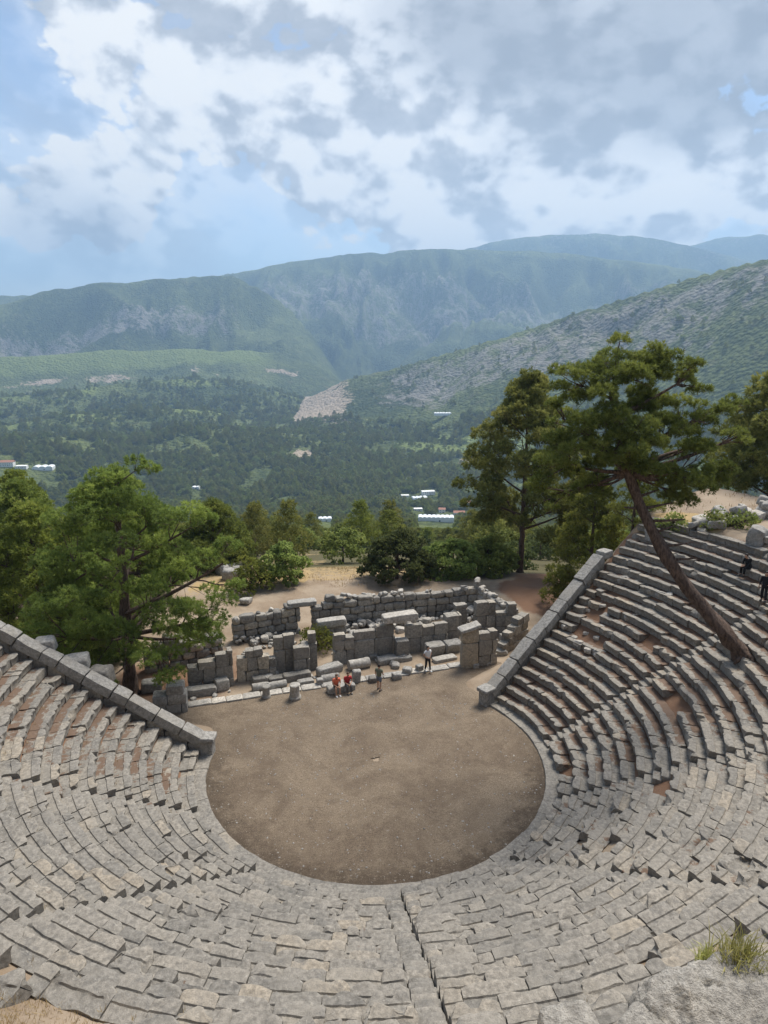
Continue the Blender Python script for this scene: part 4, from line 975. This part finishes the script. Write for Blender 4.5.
for k, (px, py, h) in enumerate(((742, 527, 1.0), (712, 527, .9), (672, 531, 1.3))):
    p = on_terrain(px, py); h *= .62; bush('bush', ('low green shrub in front of the rim rubble wall', 'low green shrub at the left end of the rim rubble wall', 'low green shrub right behind the leaning trunk')[k], p, h, .6, M_leaf, 50 + k, 12, .12, .035, 'shrubs on the upper terrace')

# woods below the terrace: every tree of the near slope on its own
def proto(kind, seed):
    mb = MB(); g = np.random.default_rng(seed)
    if kind == 'pine':
        cl = env_clumps(34, 1.8, 8.2, lambda t: 2.9 * ((.6 + .4 * t / .3) if t < .3 else (1 - (t - .3) / .7) ** .75) + .2, 8, seed, (.75, 1.25)); L, w, k = .5, .05, 8; per = 15
    elif kind == 'broad':
        cl = env_clumps(36, 1.2, 5.6, lambda t: 3.2 * math.sqrt(max(0.05, 1 - (t * 1.25 - .45) ** 2)), 6, seed, (.8, 1.3)); L, w, k = .34, .11, 7; per = 17
    else:
        cl = env_clumps(26, .7, 4.2, lambda t: 2.3 * math.sqrt(max(0.05, 1 - (t * 1.2 - .4) ** 2)), 5, seed, (.7, 1.1)); L, w, k = .3, .09, 7; per = 17
    for (x, y, z, r) in cl:
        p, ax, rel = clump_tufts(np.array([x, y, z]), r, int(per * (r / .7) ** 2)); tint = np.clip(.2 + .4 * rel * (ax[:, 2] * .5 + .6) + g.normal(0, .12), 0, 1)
        needles(mb, p, ax, L, w, k, tint)
    t = MB(); tube(t, [(0, 0, -1), (.05, 0, 1.5), (.1, .05, 4)], [.22, .16, .06], 7); return mb, t
PK = []
for kind, mat, lab in (('pine', M_pine3, 'dark green pine standing in the woods below the terrace'), ('broad', M_leaf, 'round leafy green tree standing in the woods below the terrace'), ('shrub', M_olive, 'low dark olive tree standing in the woods below the terrace'), ('pine', M_pine2, 'bright green pine standing in the woods below the terrace')):
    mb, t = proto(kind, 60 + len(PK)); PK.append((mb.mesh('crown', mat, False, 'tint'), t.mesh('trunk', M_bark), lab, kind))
cd = 64 + 175 * rng.random(14000) ** 0.85; ca = np.radians(rng.uniform(-33, 33, 14000)); cx_, cy_ = cd * np.sin(ca), cd * np.cos(ca); cz_ = terr(cx_, cy_)
pts = []
for x, y, z, d in zip(cx_, cy_, cz_, cd):
    if len(pts) >= 290: break
    if y < 62 or (d < 70 and -12 < x < 15) or (x > 15 and y < 68): continue
    pxx = 384 + F / ct * x / y; lim = 530 if (392 < pxx < 476 or 311 < pxx < 339) else 499
    zl = CAMH - d * math.tan(TH + math.atan((lim - 512) / F))          # keeps the valley in sight above the crowns
    sc = min(rng.uniform(.72, 1.2), (zl - z) / (11.0 if lim > 500 else 9.8))
    if sc < .28: continue
    r_ = (2.6 + d * .017) * (0.5 + .6 * sc)
    if all((x - q[0]) ** 2 + (y - q[1]) ** 2 > r_ * r_ for q in pts): pts.append((x, y, sc))
protos_placed = {}
for (x, y, s) in pts:
    d = math.hypot(x, y)
    k = int(rng.choice([0, 1, 2, 3], p=[.3, .33, .2, .17]))
    cm, tm, lab, kind = PK[k]
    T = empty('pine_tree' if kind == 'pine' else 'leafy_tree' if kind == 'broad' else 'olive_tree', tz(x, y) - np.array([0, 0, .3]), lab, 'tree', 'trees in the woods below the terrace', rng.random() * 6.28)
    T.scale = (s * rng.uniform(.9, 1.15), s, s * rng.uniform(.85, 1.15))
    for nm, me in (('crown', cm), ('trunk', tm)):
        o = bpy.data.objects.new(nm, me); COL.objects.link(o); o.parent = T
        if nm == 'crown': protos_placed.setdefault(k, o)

# the woods farther off, one mass of countless trees
def build_forest():
    n = 150000
    d = 222 * (3300 / 222) ** rng.random(n); keep = rng.random(n) < np.clip((d / 1100) ** 0.9, 0.18, 1); d = d[keep]
    a = np.radians(rng.uniform(-34, 34, len(d))); x, y = d * np.sin(a), d * np.cos(a)
    h, zr, zg, px, dd = terr(x, y, True)
    nD = [k[0] for k in RIDGES].index('D'); nE = 0
    dens = fbm(np.stack([x / 90, y / 90, 0 * x], -1), 33, 3)
    ok = (dens > -0.66 + 0.35 * rng.random(len(x))) & ~((zr == nD) & (zg > .3) & (px > 350) & (rng.random(len(x)) > .04)) & ~((zr == nD) & (px > 270) & (px < 352) & (zg > .35))
    ok &= ~((zr == nE) & ((((px - 297) / 13) ** 2 + ((zg - .42) / .2) ** 2) < 1)) & ~((zr == nE) & ((((px - 470) / 12) ** 2 + ((zg - .5) / .12) ** 2) < 1))
    ok &= ~((zr == nE) & (px > 385) & (zg > .7) & (rng.random(len(x)) < .85))
    nG, n2_ = [k[0] for k in RIDGES].index('G'), 1
    ok &= ~(((zr == nG) | (zr == n2_)) & (zg > .55) & (rng.random(len(x)) < .55))
    for (hx, hy, hr, hd) in HOUSES: ok &= (np.hypot(x - hx, y - hy) > hr) & ~((np.abs(np.arctan2(x, y) - math.atan2(hx, hy)) < hr * .85 / math.hypot(hx, hy)) & (d < math.hypot(hx, hy)) & (d > math.hypot(hx, hy) - hd))
    x, y, h, d = x[ok], y[ok], h[ok], d[ok]
    me = bpy.data.meshes.new('forest'); me.vertices.add(len(x)); me.vertices.foreach_set('co', np.stack([x, y, h - .4], -1).astype(np.float32).ravel())
    at = me.attributes.new('size', 'FLOAT', 'POINT'); at.data.foreach_set('value', (np.minimum(np.clip(rng.lognormal(-.05, .38, len(x)), .38, 2.0), .72 + d / 1000) * (1 + d / 4200)).astype(np.float32))
    o = bpy.data.objects.new('forest', me); COL.objects.link(o)
    tag(o, 'dense far woods covering the valley floor and the lower hills', 'forest', kind='stuff')
    ng = bpy.data.node_groups.new('scatter_trees', 'GeometryNodeTree')
    ng.interface.new_socket('Geometry', in_out='INPUT', socket_type='NodeSocketGeometry'); ng.interface.new_socket('Geometry', in_out='OUTPUT', socket_type='NodeSocketGeometry')
    N = ng.nodes; gi = N.new('NodeGroupInput'); go = N.new('NodeGroupOutput'); iop = N.new('GeometryNodeInstanceOnPoints')
    g2i = N.new('GeometryNodeGeometryToInstance')
    for k in sorted(protos_placed):
        oi = N.new('GeometryNodeObjectInfo'); oi.inputs['Object'].default_value = protos_placed[k]; oi.transform_space = 'ORIGINAL'
        ng.links.new(oi.outputs['Geometry'], g2i.inputs[0])
    rv = N.new('FunctionNodeRandomValue'); rv.data_type = 'FLOAT_VECTOR'; rv.inputs[0].default_value = (0, 0, 0); rv.inputs[1].default_value = (.1, .1, 6.28)
    ri = N.new('FunctionNodeRandomValue'); ri.data_type = 'INT'; ri.inputs['Min'].default_value = 0; ri.inputs['Max'].default_value = len(protos_placed) - 1; ri.inputs['Seed'].default_value = 5
    na = N.new('GeometryNodeInputNamedAttribute'); na.data_type = 'FLOAT'; na.inputs['Name'].default_value = 'size'
    ng.links.new(gi.outputs[0], iop.inputs['Points']); ng.links.new(g2i.outputs[0], iop.inputs['Instance'])
    iop.inputs['Pick Instance'].default_value = True; ng.links.new(ri.outputs[2], iop.inputs['Instance Index'])
    ng.links.new(rv.outputs[0], iop.inputs['Rotation']); ng.links.new(na.outputs[0], iop.inputs['Scale']); ng.links.new(iop.outputs[0], go.inputs[0])
    md = o.modifiers.new('scatter', 'NODES'); md.node_group = ng

# ------------------------------------------------------------------ houses and greenhouses in the valley
M_white = simple_mat('white_plaster', (0.78, 0.77, 0.74), .8, .06, .5)
M_sheet = simple_mat('greenhouse_sheet', (0.74, 0.77, 0.78), .45, .05, .3)
M_roof = simple_mat('red_roof_tiles', (0.36, 0.17, 0.11), .8, .25, 1.5)
M_glass = simple_mat('window_glass', (0.05, 0.06, 0.07), .2, .1, 1)
M_door = simple_mat('brown_door', (0.12, 0.07, 0.04), .6, .2, 3)
HOUSES = []
def box(mb, c, s): rock(mb, c, s, None, 1, 0.0, 60, 1)
def house(px, py, w, dpt, h, yaw, label, roofmat, flat=False, group='houses in the valley'):
    p = ground_hit(px, py, 300, 2600)
    HOUSES.append((p[0], p[1], max(w, dpt) * .75 + 6, 130))
    T = empty('house', p, label, 'house', group, yaw)
    def cub(c, s):
        mb = MB(); v, f = cube_t(1); mb.add(v * np.array(s) / 2 + np.array(c), f); return mb
    cub((0, 0, h / 2 - 1), (w, dpt, h + 2)).obj('walls', M_white, T, smooth=False)
    if flat: cub((0, 0, h + .15), (w + .5, dpt + .5, .3)).obj('roof', roofmat, T, smooth=False)
    else:
        mb = MB(); o_ = .5; a, b = w / 2 + o_, dpt / 2 + o_; rh = dpt * .26
        v = np.array([(-a, -b, h), (a, -b, h), (a, b, h), (-a, b, h), (-a, 0, h + rh), (a, 0, h + rh)])
        mb.add(v, [[0, 1, 5, 4], [2, 3, 4, 5], [0, 4, 3], [1, 2, 5], [0, 3, 2, 1]]); mb.obj('roof', roofmat, T, smooth=False)
    for q in range(max(2, int(w / 4))):
        x = -w / 2 + w * (q + .5) / max(2, int(w / 4))
        for fl in range(max(1, int(h / 3))):
            cub((x, -dpt / 2 - .03, 1.7 + fl * 3), (1.3, .1, 1.3)).obj('window', M_glass, T, smooth=False)
    cub((w * .12, -dpt / 2 - .04, 1.05), (1, .12, 2.1)).obj('door', M_door, T, smooth=False)
    return T
def greenhouse(px, py, w, dpt, h, yaw, label, bays):
    p = ground_hit(px, py, 300, 2600); HOUSES.append((p[0], p[1], max(w, dpt) * .6 + 6, 700 if py > 515 else 130))
    T = empty('greenhouse', p, label, 'greenhouse', 'greenhouses in the valley', yaw)
    mb = MB(); n = 9
    for q in range(bays):
        x0 = -w / 2 + w * q / bays; bw = w / bays; an = np.linspace(0, np.pi, n)
        pr = np.concatenate([[(x0, -1.5)], np.stack([x0 + bw / 2 - np.cos(an) * bw / 2, h + np.sin(an) * bw * .22], -1), [(x0 + bw, -1.5)]])
        m_ = len(pr); v = np.concatenate([np.stack([pr[:, 0], 0 * pr[:, 0] + s * dpt / 2, pr[:, 1]], -1) for s in (-1, 1)])
        i = np.arange(m_ - 1); f = np.stack([i, i + 1, i + 1 + m_, i + m_], -1); mb.add(v, f); mb.f.append(np.arange(m_)[None, ::-1] + mb.n - 2 * m_); mb.f.append(np.arange(m_)[None] + mb.n - m_)
    mb.obj('sheeting', M_sheet, T, smooth=False)
    mb = MB(); v, f = cube_t(1); mb.add(v * np.array([1.2, .12, 1.2]) + np.array([w * .1, -dpt / 2 - .08, 1.2]), f); mb.obj('door', M_glass, T, smooth=False)
    return T
greenhouse(436, 521, 52, 16, 5.5, -.06, 'long white greenhouse nearest the theatre, below the houses', 8)
greenhouse(325, 521, 20, 12, 4, .1, 'small white greenhouse alone left of the long one', 3)
greenhouse(196, 489, 16, 12, 3, 0, 'tiny white shed roof alone in the woods above the big pine', 2)
greenhouse(420, 500, 30, 16, 3.4, .25, 'white sheeted greenhouse in front of the valley houses', 4)
greenhouse(447, 415, 80, 30, 5, .02, 'far pale strip of greenhouses on the green slope under the rocky ridge', 9)
greenhouse(44, 470, 40, 22, 5, .15, 'white roofed hall right of the left edge buildings', 3)
house(428, 495, 26, 12, 6, .2, 'long white house at the upper edge of the valley houses', M_white, True)
house(425, 501.5, 16, 9, 4, .2, 'white house with a red roof beside the greenhouse', M_roof)
house(405, 497, 15, 9, 3.5, .1, 'low white house leftmost of the valley houses', M_white, True)
house(442, 513, 11, 9, 6.5, -.1, 'tall white house with a small red roof in the middle of the valley houses', M_roof)
house(459, 515, 18, 10, 4, 0, 'long red roofed house right of the tall white one', M_roof)
house(466, 505, 15, 10, 5, .1, 'red roofed house highest on the right by the dark pine', M_roof)
house(418, 511, 14, 8, 3.5, .1, 'small white cottage left of the tall white house', M_white, True)
house(8, 466, 26, 14, 8, .1, 'white building with a red top at the left picture edge', M_roof)
house(22, 469, 22, 12, 5, .1, 'low white building between the red topped one and the white hall', M_white, True)
build_forest()

# ------------------------------------------------------------------ people
def skin_mesh(name, V, E, Rr, mat, sub=1):
    me = bpy.data.meshes.new(name); me.from_pydata([tuple(map(float, v)) for v in V], E, []); o = bpy.data.objects.new(name, me); COL.objects.link(o)
    md = o.modifiers.new('skin', 'SKIN'); md.use_smooth_shade = True
    sv = me.skin_vertices[0].data
    for i, r in enumerate(Rr): sv[i].radius = (r, r) if not isinstance(r, tuple) else r
    sv[0].use_root = True
    s = o.modifiers.new('sub', 'SUBSURF'); s.levels = sub; s.render_levels = sub
    dg = bpy.context.evaluated_depsgraph_get(); m2 = bpy.data.meshes.new_from_object(o.evaluated_get(dg)); m2.name = name
    bpy.data.objects.remove(o); m2.materials.clear(); m2.materials.append(mat)
    m2.polygons.foreach_set('use_smooth', np.ones(len(m2.polygons), bool))
    return m2
def cloth(name, col): return simple_mat(name, col, .85, .15, 14)
M_skin = simple_mat('skin', (0.42, 0.25, 0.17), .6, .08, 10); M_hair = simple_mat('dark_hair', (0.02, 0.015, 0.012), .5, .2, 30); M_hair2 = simple_mat('brown_hair', (0.09, 0.05, 0.03), .5, .2, 30)
M_shoe = simple_mat('shoes', (0.06, 0.055, 0.05), .6, .2, 20); M_wshoe = simple_mat('white_shoes', (0.6, 0.6, 0.58), .6, .1, 20)
def person(label, loc, yaw, J, top, bottom, hair, shoes, short_leg=False, short_arm=True, longhair=False, h=1.0, group='visitors'):
    """J: dict of joints (x right, y forward, z up): pelvis chest neck head sh el ha hip kn an (L,R)"""
    T = empty('person', loc, label, 'person', group, yaw); T.scale = (h, h, h)
    j = {k: np.array(v, float) for k, v in J.items()}
    fwd = np.array([0, 1, 0])
    V = [j['pelvis'], (j['pelvis'] + j['chest']) / 2, j['chest'], j['neck'], j['head'] - [0, 0, .07], j['head'] + [0, 0, .0], j['head'] + [0, -.01, .075]]
    Rr = [(.14, .10), (.125, .095), (.155, .105), .055, (.062, .075), (.078, .095), (.06, .07)]
    E = [(0, 1), (1, 2), (2, 3), (3, 4), (4, 5), (5, 6)]
    def add(p, r, par): V.append(np.array(p, float)); Rr.append(r); E.append((par, len(V) - 1)); return len(V) - 1
    add(j['head'] + [0, .105, -.01], .014, 5)                                   # nose
    for sgn, s in ((-1, 'L'), (1, 'R')):
        add(j['head'] + [sgn * .088, -.005, 0], .016, 5)                        # ear
        a = add(j['sh' + s], .058, 2); b_ = add((j['sh' + s] + j['el' + s]) / 2, .048, a); b_ = add(j['el' + s], .040, b_); c = add(j['ha' + s] * .97 + j['el' + s] * .03, .027, b_)
        d = j['ha' + s] - j['el' + s]; d = d / (np.linalg.norm(d) + 1e-9); side = np.cross(d, [0.3, 1, 0.2]); side /= np.linalg.norm(side)
        pm = add(j['ha' + s] + d * .06, (.036, .016), c)
        for q, ln in ((-1.5, .055), (-.5, .068), (.5, .07), (1.5, .058)):
            k1 = add(j['ha' + s] + d * (.10) + side * q * .019, .009, pm); add(j['ha' + s] + d * (.10 + ln) + side * q * .021 + [0, .012, -.012], .007, k1)
        add(j['ha' + s] + d * .07 + side * -.052, .010, pm)
        a = add(j['hip' + s], .088, 0); b_ = add((j['hip' + s] + j['kn' + s]) / 2, .078, a); b_ = add(j['kn' + s], .058, b_); m_ = add(j['kn' + s] * .6 + j['an' + s] * .4, .055, b_); c = add(j['an' + s], .038, m_)
        add(j['an' + s] + [0, .13, -.055], (.036, .025), c)
    def put(nm, me):
        o = bpy.data.objects.new(nm, me); COL.objects.link(o); o.parent = T; return o
    put('body', skin_mesh('body', V, E, Rr, M_skin, 1))
    V = [j['pelvis'] - (j['chest'] - j['pelvis']) * .22, (j['pelvis'] + j['chest']) / 2, j['chest'], j['neck'] - [0, 0, .03]]; Rr = [(.185, .145), (.172, .135), (.188, .138), (.078, .078)]; E = [(0, 1), (1, 2), (2, 3)]
    for s in 'LR':
        add(j['sh' + s], .078, 2); k = len(V) - 1; e = j['el' + s] if not short_arm else j['sh' + s] * .35 + j['el' + s] * .65
        k = add((j['sh' + s] + e) / 2, .066, k); k = add(e, .062, k)
        if not short_arm: add(j['ha' + s] * .9 + j['el' + s] * .1, .045, k)
    put('shirt', skin_mesh('shirt', V, E, Rr, top))
    V = [j['pelvis'] + (j['chest'] - j['pelvis']) * .22, j['pelvis'] - [0, 0, .04]]; Rr = [(.168, .13), (.172, .136)]; E = [(0, 1)]
    for s in 'LR':
        a = add(j['hip' + s] * .9 + j['kn' + s] * .1, .105, 1); b_ = add((j['hip' + s] + j['kn' + s]) / 2, .095, a); b_ = add(j['kn' + s] * (.85 if short_leg else 1) + j['hip' + s] * (.15 if short_leg else 0), .078, b_)
        if not short_leg: b_ = add((j['kn' + s] + j['an' + s]) / 2, .07, b_); add(j['an' + s] + [0, 0, .02], .058, b_)
    put('shorts' if short_leg else 'trousers', skin_mesh('trousers', V, E, Rr, bottom))
    for s in 'LR':
        mb = MB(); rock(mb, j['an' + s] + [0, .07, -.045], (.10, .27, .10), None, 3, .004, 4, 4); put('shoe', mb.mesh('shoe', shoes))
    mb = MB(); v, f = cube_t(8); v = v / np.linalg.norm(v, axis=1, keepdims=True); q = v * np.array([.094, .108, .115])
    q[:, 1] = np.where((q[:, 1] > .03) & (q[:, 2] < .06), .03, q[:, 1]); q[:, 2] = np.maximum(q[:, 2], -.30 if longhair else -.06)
    if longhair: q[:, 2] = np.where((v[:, 2] < -.2), q[:, 2] * 2.2, q[:, 2])
    q = q + vec3noise(q * 25, 3) * .006
    mb.add(q + j['head'] + np.array([0, -.018, .03]), f); put('hair', mb.mesh('hair', hair))
    return T
def standing(armL=None, armR=None, stride=.1):
    J = dict(pelvis=(0, 0, .95), chest=(0, 0, 1.30), neck=(0, .01, 1.49), head=(0, .03, 1.63), shL=(-.19, 0, 1.41), shR=(.19, 0, 1.41), elL=(-.25, -.03, 1.13), elR=(.25, -.03, 1.13), haL=(-.27, .08, .90), haR=(.27, .08, .90),
             hipL=(-.095, 0, .90), hipR=(.095, 0, .90), knL=(-.11, .04 + stride * .3, .50), knR=(.11, .02 - stride * .3, .50), anL=(-.12, stride, .09), anR=(.12, -stride, .09))
    if armL: J['elL'], J['haL'] = armL
    if armR: J['elR'], J['haR'] = armR
    return J
def sitting(lean=.12, seat=.46):
    z = seat + .10
    return dict(pelvis=(0, 0, z), chest=(0, lean * .8, z + .36), neck=(0, lean * 1.2, z + .54), head=(0, lean * 1.7, z + .68), shL=(-.19, lean, z + .47), shR=(.19, lean, z + .47), elL=(-.25, lean + .06, z + .2), elR=(.25, lean + .06, z + .2),
                haL=(-.08, lean + .27, z + .12), haR=(.08, lean + .27, z + .12), hipL=(-.10, .03, z - .02), hipR=(.10, .03, z - .02), knL=(-.12, .45, z + .01), knR=(.12, .45, z + .01), anL=(-.11, .44, .09), anR=(.11, .46, .09))
FC = math.pi + A17                     # facing the orchestra
p = gp(379, 691); person('man standing in an olive green shirt and blue grey shorts, back half turned', (p[0], p[1], .04), FC + 2.3, standing(((-.26, -.02, 1.14), (-.28, .1, .92)), ((.27, .03, 1.15), (.2, .22, 1.0)), .08), cloth('olive_shirt', (.13, .14, .10)), cloth('blue_shorts', (.12, .14, .18)), M_hair, M_shoe, True)
p = gp(427.5, 673); person('person in a white shirt and black trousers standing on the pavement strip', (p[0], p[1], .13), FC + .25, standing(((-.33, -.08, 1.16), (-.16, .05, 1.02)), ((.36, .02, 1.2), (.2, .16, 1.10)), .12), cloth('white_shirt', (.62, .62, .62)), cloth('black_trousers', (.018, .018, .02)), M_hair, M_wshoe)
s0 = gp(341, 691); sd = np.array([math.cos(A17 + .05), math.sin(A17 + .05), 0]); fw = np.array([sd[1], -sd[0], 0])
for q, lab, tp, bt, hr, sl, lh in ((-.36, 'seated visitor in an orange top and black shorts', cloth('orange_top', (.62, .16, .09)), cloth('black_shorts', (.015, .015, .017)), M_hair2, True, True), (.36, 'seated visitor in a red top and dark grey trousers', cloth('red_top', (.36, .035, .04)), cloth('grey_trousers', (.09, .085, .085)), M_hair2, False, False)):
    pp = s0 + sd * q + fw * .14; person(lab, (pp[0], pp[1], 0.0), FC + .05, sitting(.12, .44), tp, bt, hr, M_wshoe if sl else M_shoe, sl, True, lh)
# two visitors in black on the top right rows
def row_hit(px, py):
    d = ray(px, py)
    for tt in np.arange(10, 70, .01):
        q = np.array([0, 0, CAMH]) + d * tt; r = math.hypot(q[0] - C[0], q[1] - C[1])
        i = int(math.floor((r - R0 - .55) / RUN)); i = min(max(i, 0), 21); z = nose(i)[1]
        if q[2] <= z: return q[:2], r, i, math.degrees(math.atan2(q[0] - C[0], -(q[1] - C[1])))
blk = cloth('black_clothes', (.012, .012, .013)); blk2 = cloth('black_dress', (.016, .015, .018))
_, r, i, az = row_hit(746, 571); i = min(i, 20); r1 = nose(i)[0]
pp = pol(np.array(r1 + .22), az, nose(i)[1]); person('seated visitor in black hunched on the top rows', (pp[0], pp[1], nose(i)[1] - .41), R(az), sitting(.2, .41), blk, blk, M_hair, M_shoe, False, False, group='visitors in black on the top rows')
_, r, i, az = row_hit(758, 607); pp = pol(np.array(nose(i)[0] + .25), az, nose(i)[1] + .0)
person('visitor in black standing on the seat rows at the right edge', (pp[0], pp[1], nose(i)[1] + .0), R(az) + .6, standing(stride=.05), blk2, blk2, M_hair, M_shoe, False, False, True, .95, group='visitors in black on the top rows')

# ------------------------------------------------------------------ haze
mb = MB(); v, f = cube_t(1); mb.add(v * np.array([12000, 12000, 800]) + np.array([0, 1500, 400]), f)
m = bpy.data.materials.new('haze_air'); m.use_nodes = True; nt = m.node_tree; nt.nodes.remove(nt.nodes['Principled BSDF'])
pv = nt.nodes.new('ShaderNodeVolumePrincipled'); pv.inputs['Color'].default_value = (0.44, 0.69, 1.0, 1); pv.inputs['Density'].default_value = 0.00013; pv.inputs['Anisotropy'].default_value = 0.2
nt.links.new(pv.outputs[0], nt.nodes['Material Output'].inputs['Volume'])
hz = mb.obj('haze', m, None, smooth=False); tag(hz, 'thin blue haze filling the valley air', 'haze', kind='stuff')

# ------------------------------------------------------------------ light and sky
SUN = np.array([0.30, 0.42, 0.84]); SUN /= np.linalg.norm(SUN)
el = math.asin(SUN[2]); rot = math.atan2(SUN[0], SUN[1])
sd_ = bpy.data.lights.new('sun', 'SUN'); sd_.energy = 4.0; sd_.angle = R(27); sd_.color = (1.0, 0.94, 0.85)
so = bpy.data.objects.new('sun', sd_); COL.objects.link(so); so.location = (40, 30, 80)
so.rotation_euler = Vector(tuple(-SUN)).to_track_quat('-Z', 'Y').to_euler()
W = bpy.data.worlds.new('World'); scn.world = W; W.use_nodes = True; nt = W.node_tree; t = NT(nt)
for n in list(nt.nodes): nt.nodes.remove(n)
out = t.n('ShaderNodeOutputWorld'); W.cycles.sampling_method = 'MANUAL'; W.cycles.sample_map_resolution = 256
sky = t.n('ShaderNodeTexSky'); sky.sky_type = 'NISHITA'; sky.sun_disc = False; sky.sun_elevation = el; sky.sun_rotation = rot; sky.air_density = 1.0; sky.dust_density = 0.6; sky.altitude = 800
bg1 = t.n('ShaderNodeBackground'); bg1.inputs['Strength'].default_value = 0.10; t.l(sky.outputs[0], bg1.inputs[0])
D = t.n('ShaderNodeTexCoord').outputs['Generated']
sx = t.n('ShaderNodeSeparateXYZ'); t.l(D, sx.inputs[0])
cv = t.n('ShaderNodeCombineXYZ'); t.l(sx.outputs[0], cv.inputs[0]); t.l(sx.outputs[1], cv.inputs[1]); t.l(t.math('MULTIPLY', sx.outputs[2], 1.45), cv.inputs[2])
P = cv.outputs[0]
def shift(v):
    q = t.n('ShaderNodeVectorMath', operation='ADD'); t.l(P, q.inputs[0]); q.inputs[1].default_value = v; return q.outputs[0]
def puff(vec):
    a = t.noise(vec, 4.6, 9, 0.60, 0.25)
    v = t.n('ShaderNodeTexVoronoi', feature='F1'); v.inputs['Scale'].default_value = 16; v.inputs['Detail'].default_value = 1.6; v.inputs['Roughness'].default_value = 0.55; t.l(vec, v.inputs['Vector'])
    return t.math('ADD', a, t.math('MULTIPLY', t.math('SUBTRACT', 0.45, v.outputs['Distance']), 0.27))
n1 = puff(P); n2 = puff(shift((0.022, 0.0, 0.050))); n3 = t.noise(P, 26.0, 6, 0.6, 0.3)
def blob(px, py, rad, s):
    d = ray(px, py); d = d / np.linalg.norm(d)
    dp = t.n('ShaderNodeVectorMath', operation='DOT_PRODUCT'); t.l(D, dp.inputs[0]); dp.inputs[1].default_value = tuple(d)
    a = rad / F
    return t.math('MULTIPLY', t.mapr(dp.outputs['Value'], math.cos(a), math.cos(a * .15)), s)
def total(L):
    r = None
    for q in L:
        b_ = blob(*q); r = b_ if r is None else t.math('ADD', r, b_)
    return r
cov = total([(170, 120, 110, .16), (290, 100, 130, .18), (390, 150, 120, .17), (490, 110, 150, .20), (600, 50, 190, .22), (540, 205, 90, .17), (640, 200, 80, .16), (735, 200, 80, .17), (720, 20, 160, .22), (130, 215, 70, .20), (30, 175, 70, .20), (60, 210, 90, .14), (200, 5, 150, .17), (430, 215, 70, .12), (640, 160, 60, .12), (330, 180, 80, .13), (60, 20, 90, .08),
             (15, 95, 65, -.12), (250, 232, 60, -.12), (665, 128, 40, -.12), (740, 110, 42, -.12), (200, 195, 40, -.06), (50, 285, 120, -.10), (180, 275, 80, -.06)])
dens = t.math('ADD', n1, cov)
cm = t.mapr(dens, 0.525, 0.595, 0.0, 1.0)
thin = t.mapr(t.math('ADD', t.noise(P, 2.6, 6, 0.62, 0.6), t.math('MULTIPLY', cov, 0.5)), 0.36, 0.75, 0.10, 0.62)
cm = t.math('MAXIMUM', cm, thin)
dark = total([(620, -20, 180, .85), (450, -30, 115, .7), (770, 20, 120, .75), (250, -20, 90, .3), (55, 225, 65, .50), (340, 85, 60, .14), (230, 95, 45, .12), (120, 242, 50, .45), (757, 78, 38, .5), (690, 40, 80, .35), (480, 188, 45, .22), (720, 232, 60, .2), (560, 90, 60, .15), (400, 60, 60, .06)])
lit = t.math('ADD', t.mapr(t.math('SUBTRACT', n1, n2), -0.14, 0.10, 0.36, 1.10), t.math('MULTIPLY', t.math('SUBTRACT', n3, 0.5), 0.42))
lit = t.math('MULTIPLY', lit, t.math('SUBTRACT', 1.0, t.math('MULTIPLY', t.math('MINIMUM', dark, 1.0), 0.72)), clamp=True)
cc = t.ramp(lit, [(0.0, (0.27, 0.29, 0.33)), (0.3, (0.47, 0.495, 0.54)), (0.6, (0.74, 0.76, 0.79)), (0.85, (0.94, 0.94, 0.935)), (1.0, (1.0, 0.985, 0.95))])
bg2 = t.n('ShaderNodeBackground'); t.l(cc, bg2.inputs[0]); bg2.inputs['Strength'].default_value = 0.66
mx = t.n('ShaderNodeMixShader'); t.l(t.math('MULTIPLY', cm, 0.96), mx.inputs[0]); t.l(bg1.outputs[0], mx.inputs[1]); t.l(bg2.outputs[0], mx.inputs[2])
t.l(mx.outputs[0], out.inputs['Surface'])
scn.view_settings.view_transform = 'Standard'; scn.view_settings.look = 'None'; scn.view_settings.gamma = 1.0; scn.view_settings.exposure = 0.74
scn.cycles.max_bounces = 6; scn.cycles.diffuse_bounces = 3; scn.cycles.volume_bounces = 0; scn.cycles.transparent_max_bounces = 8
scn.cycles.use_denoising = True
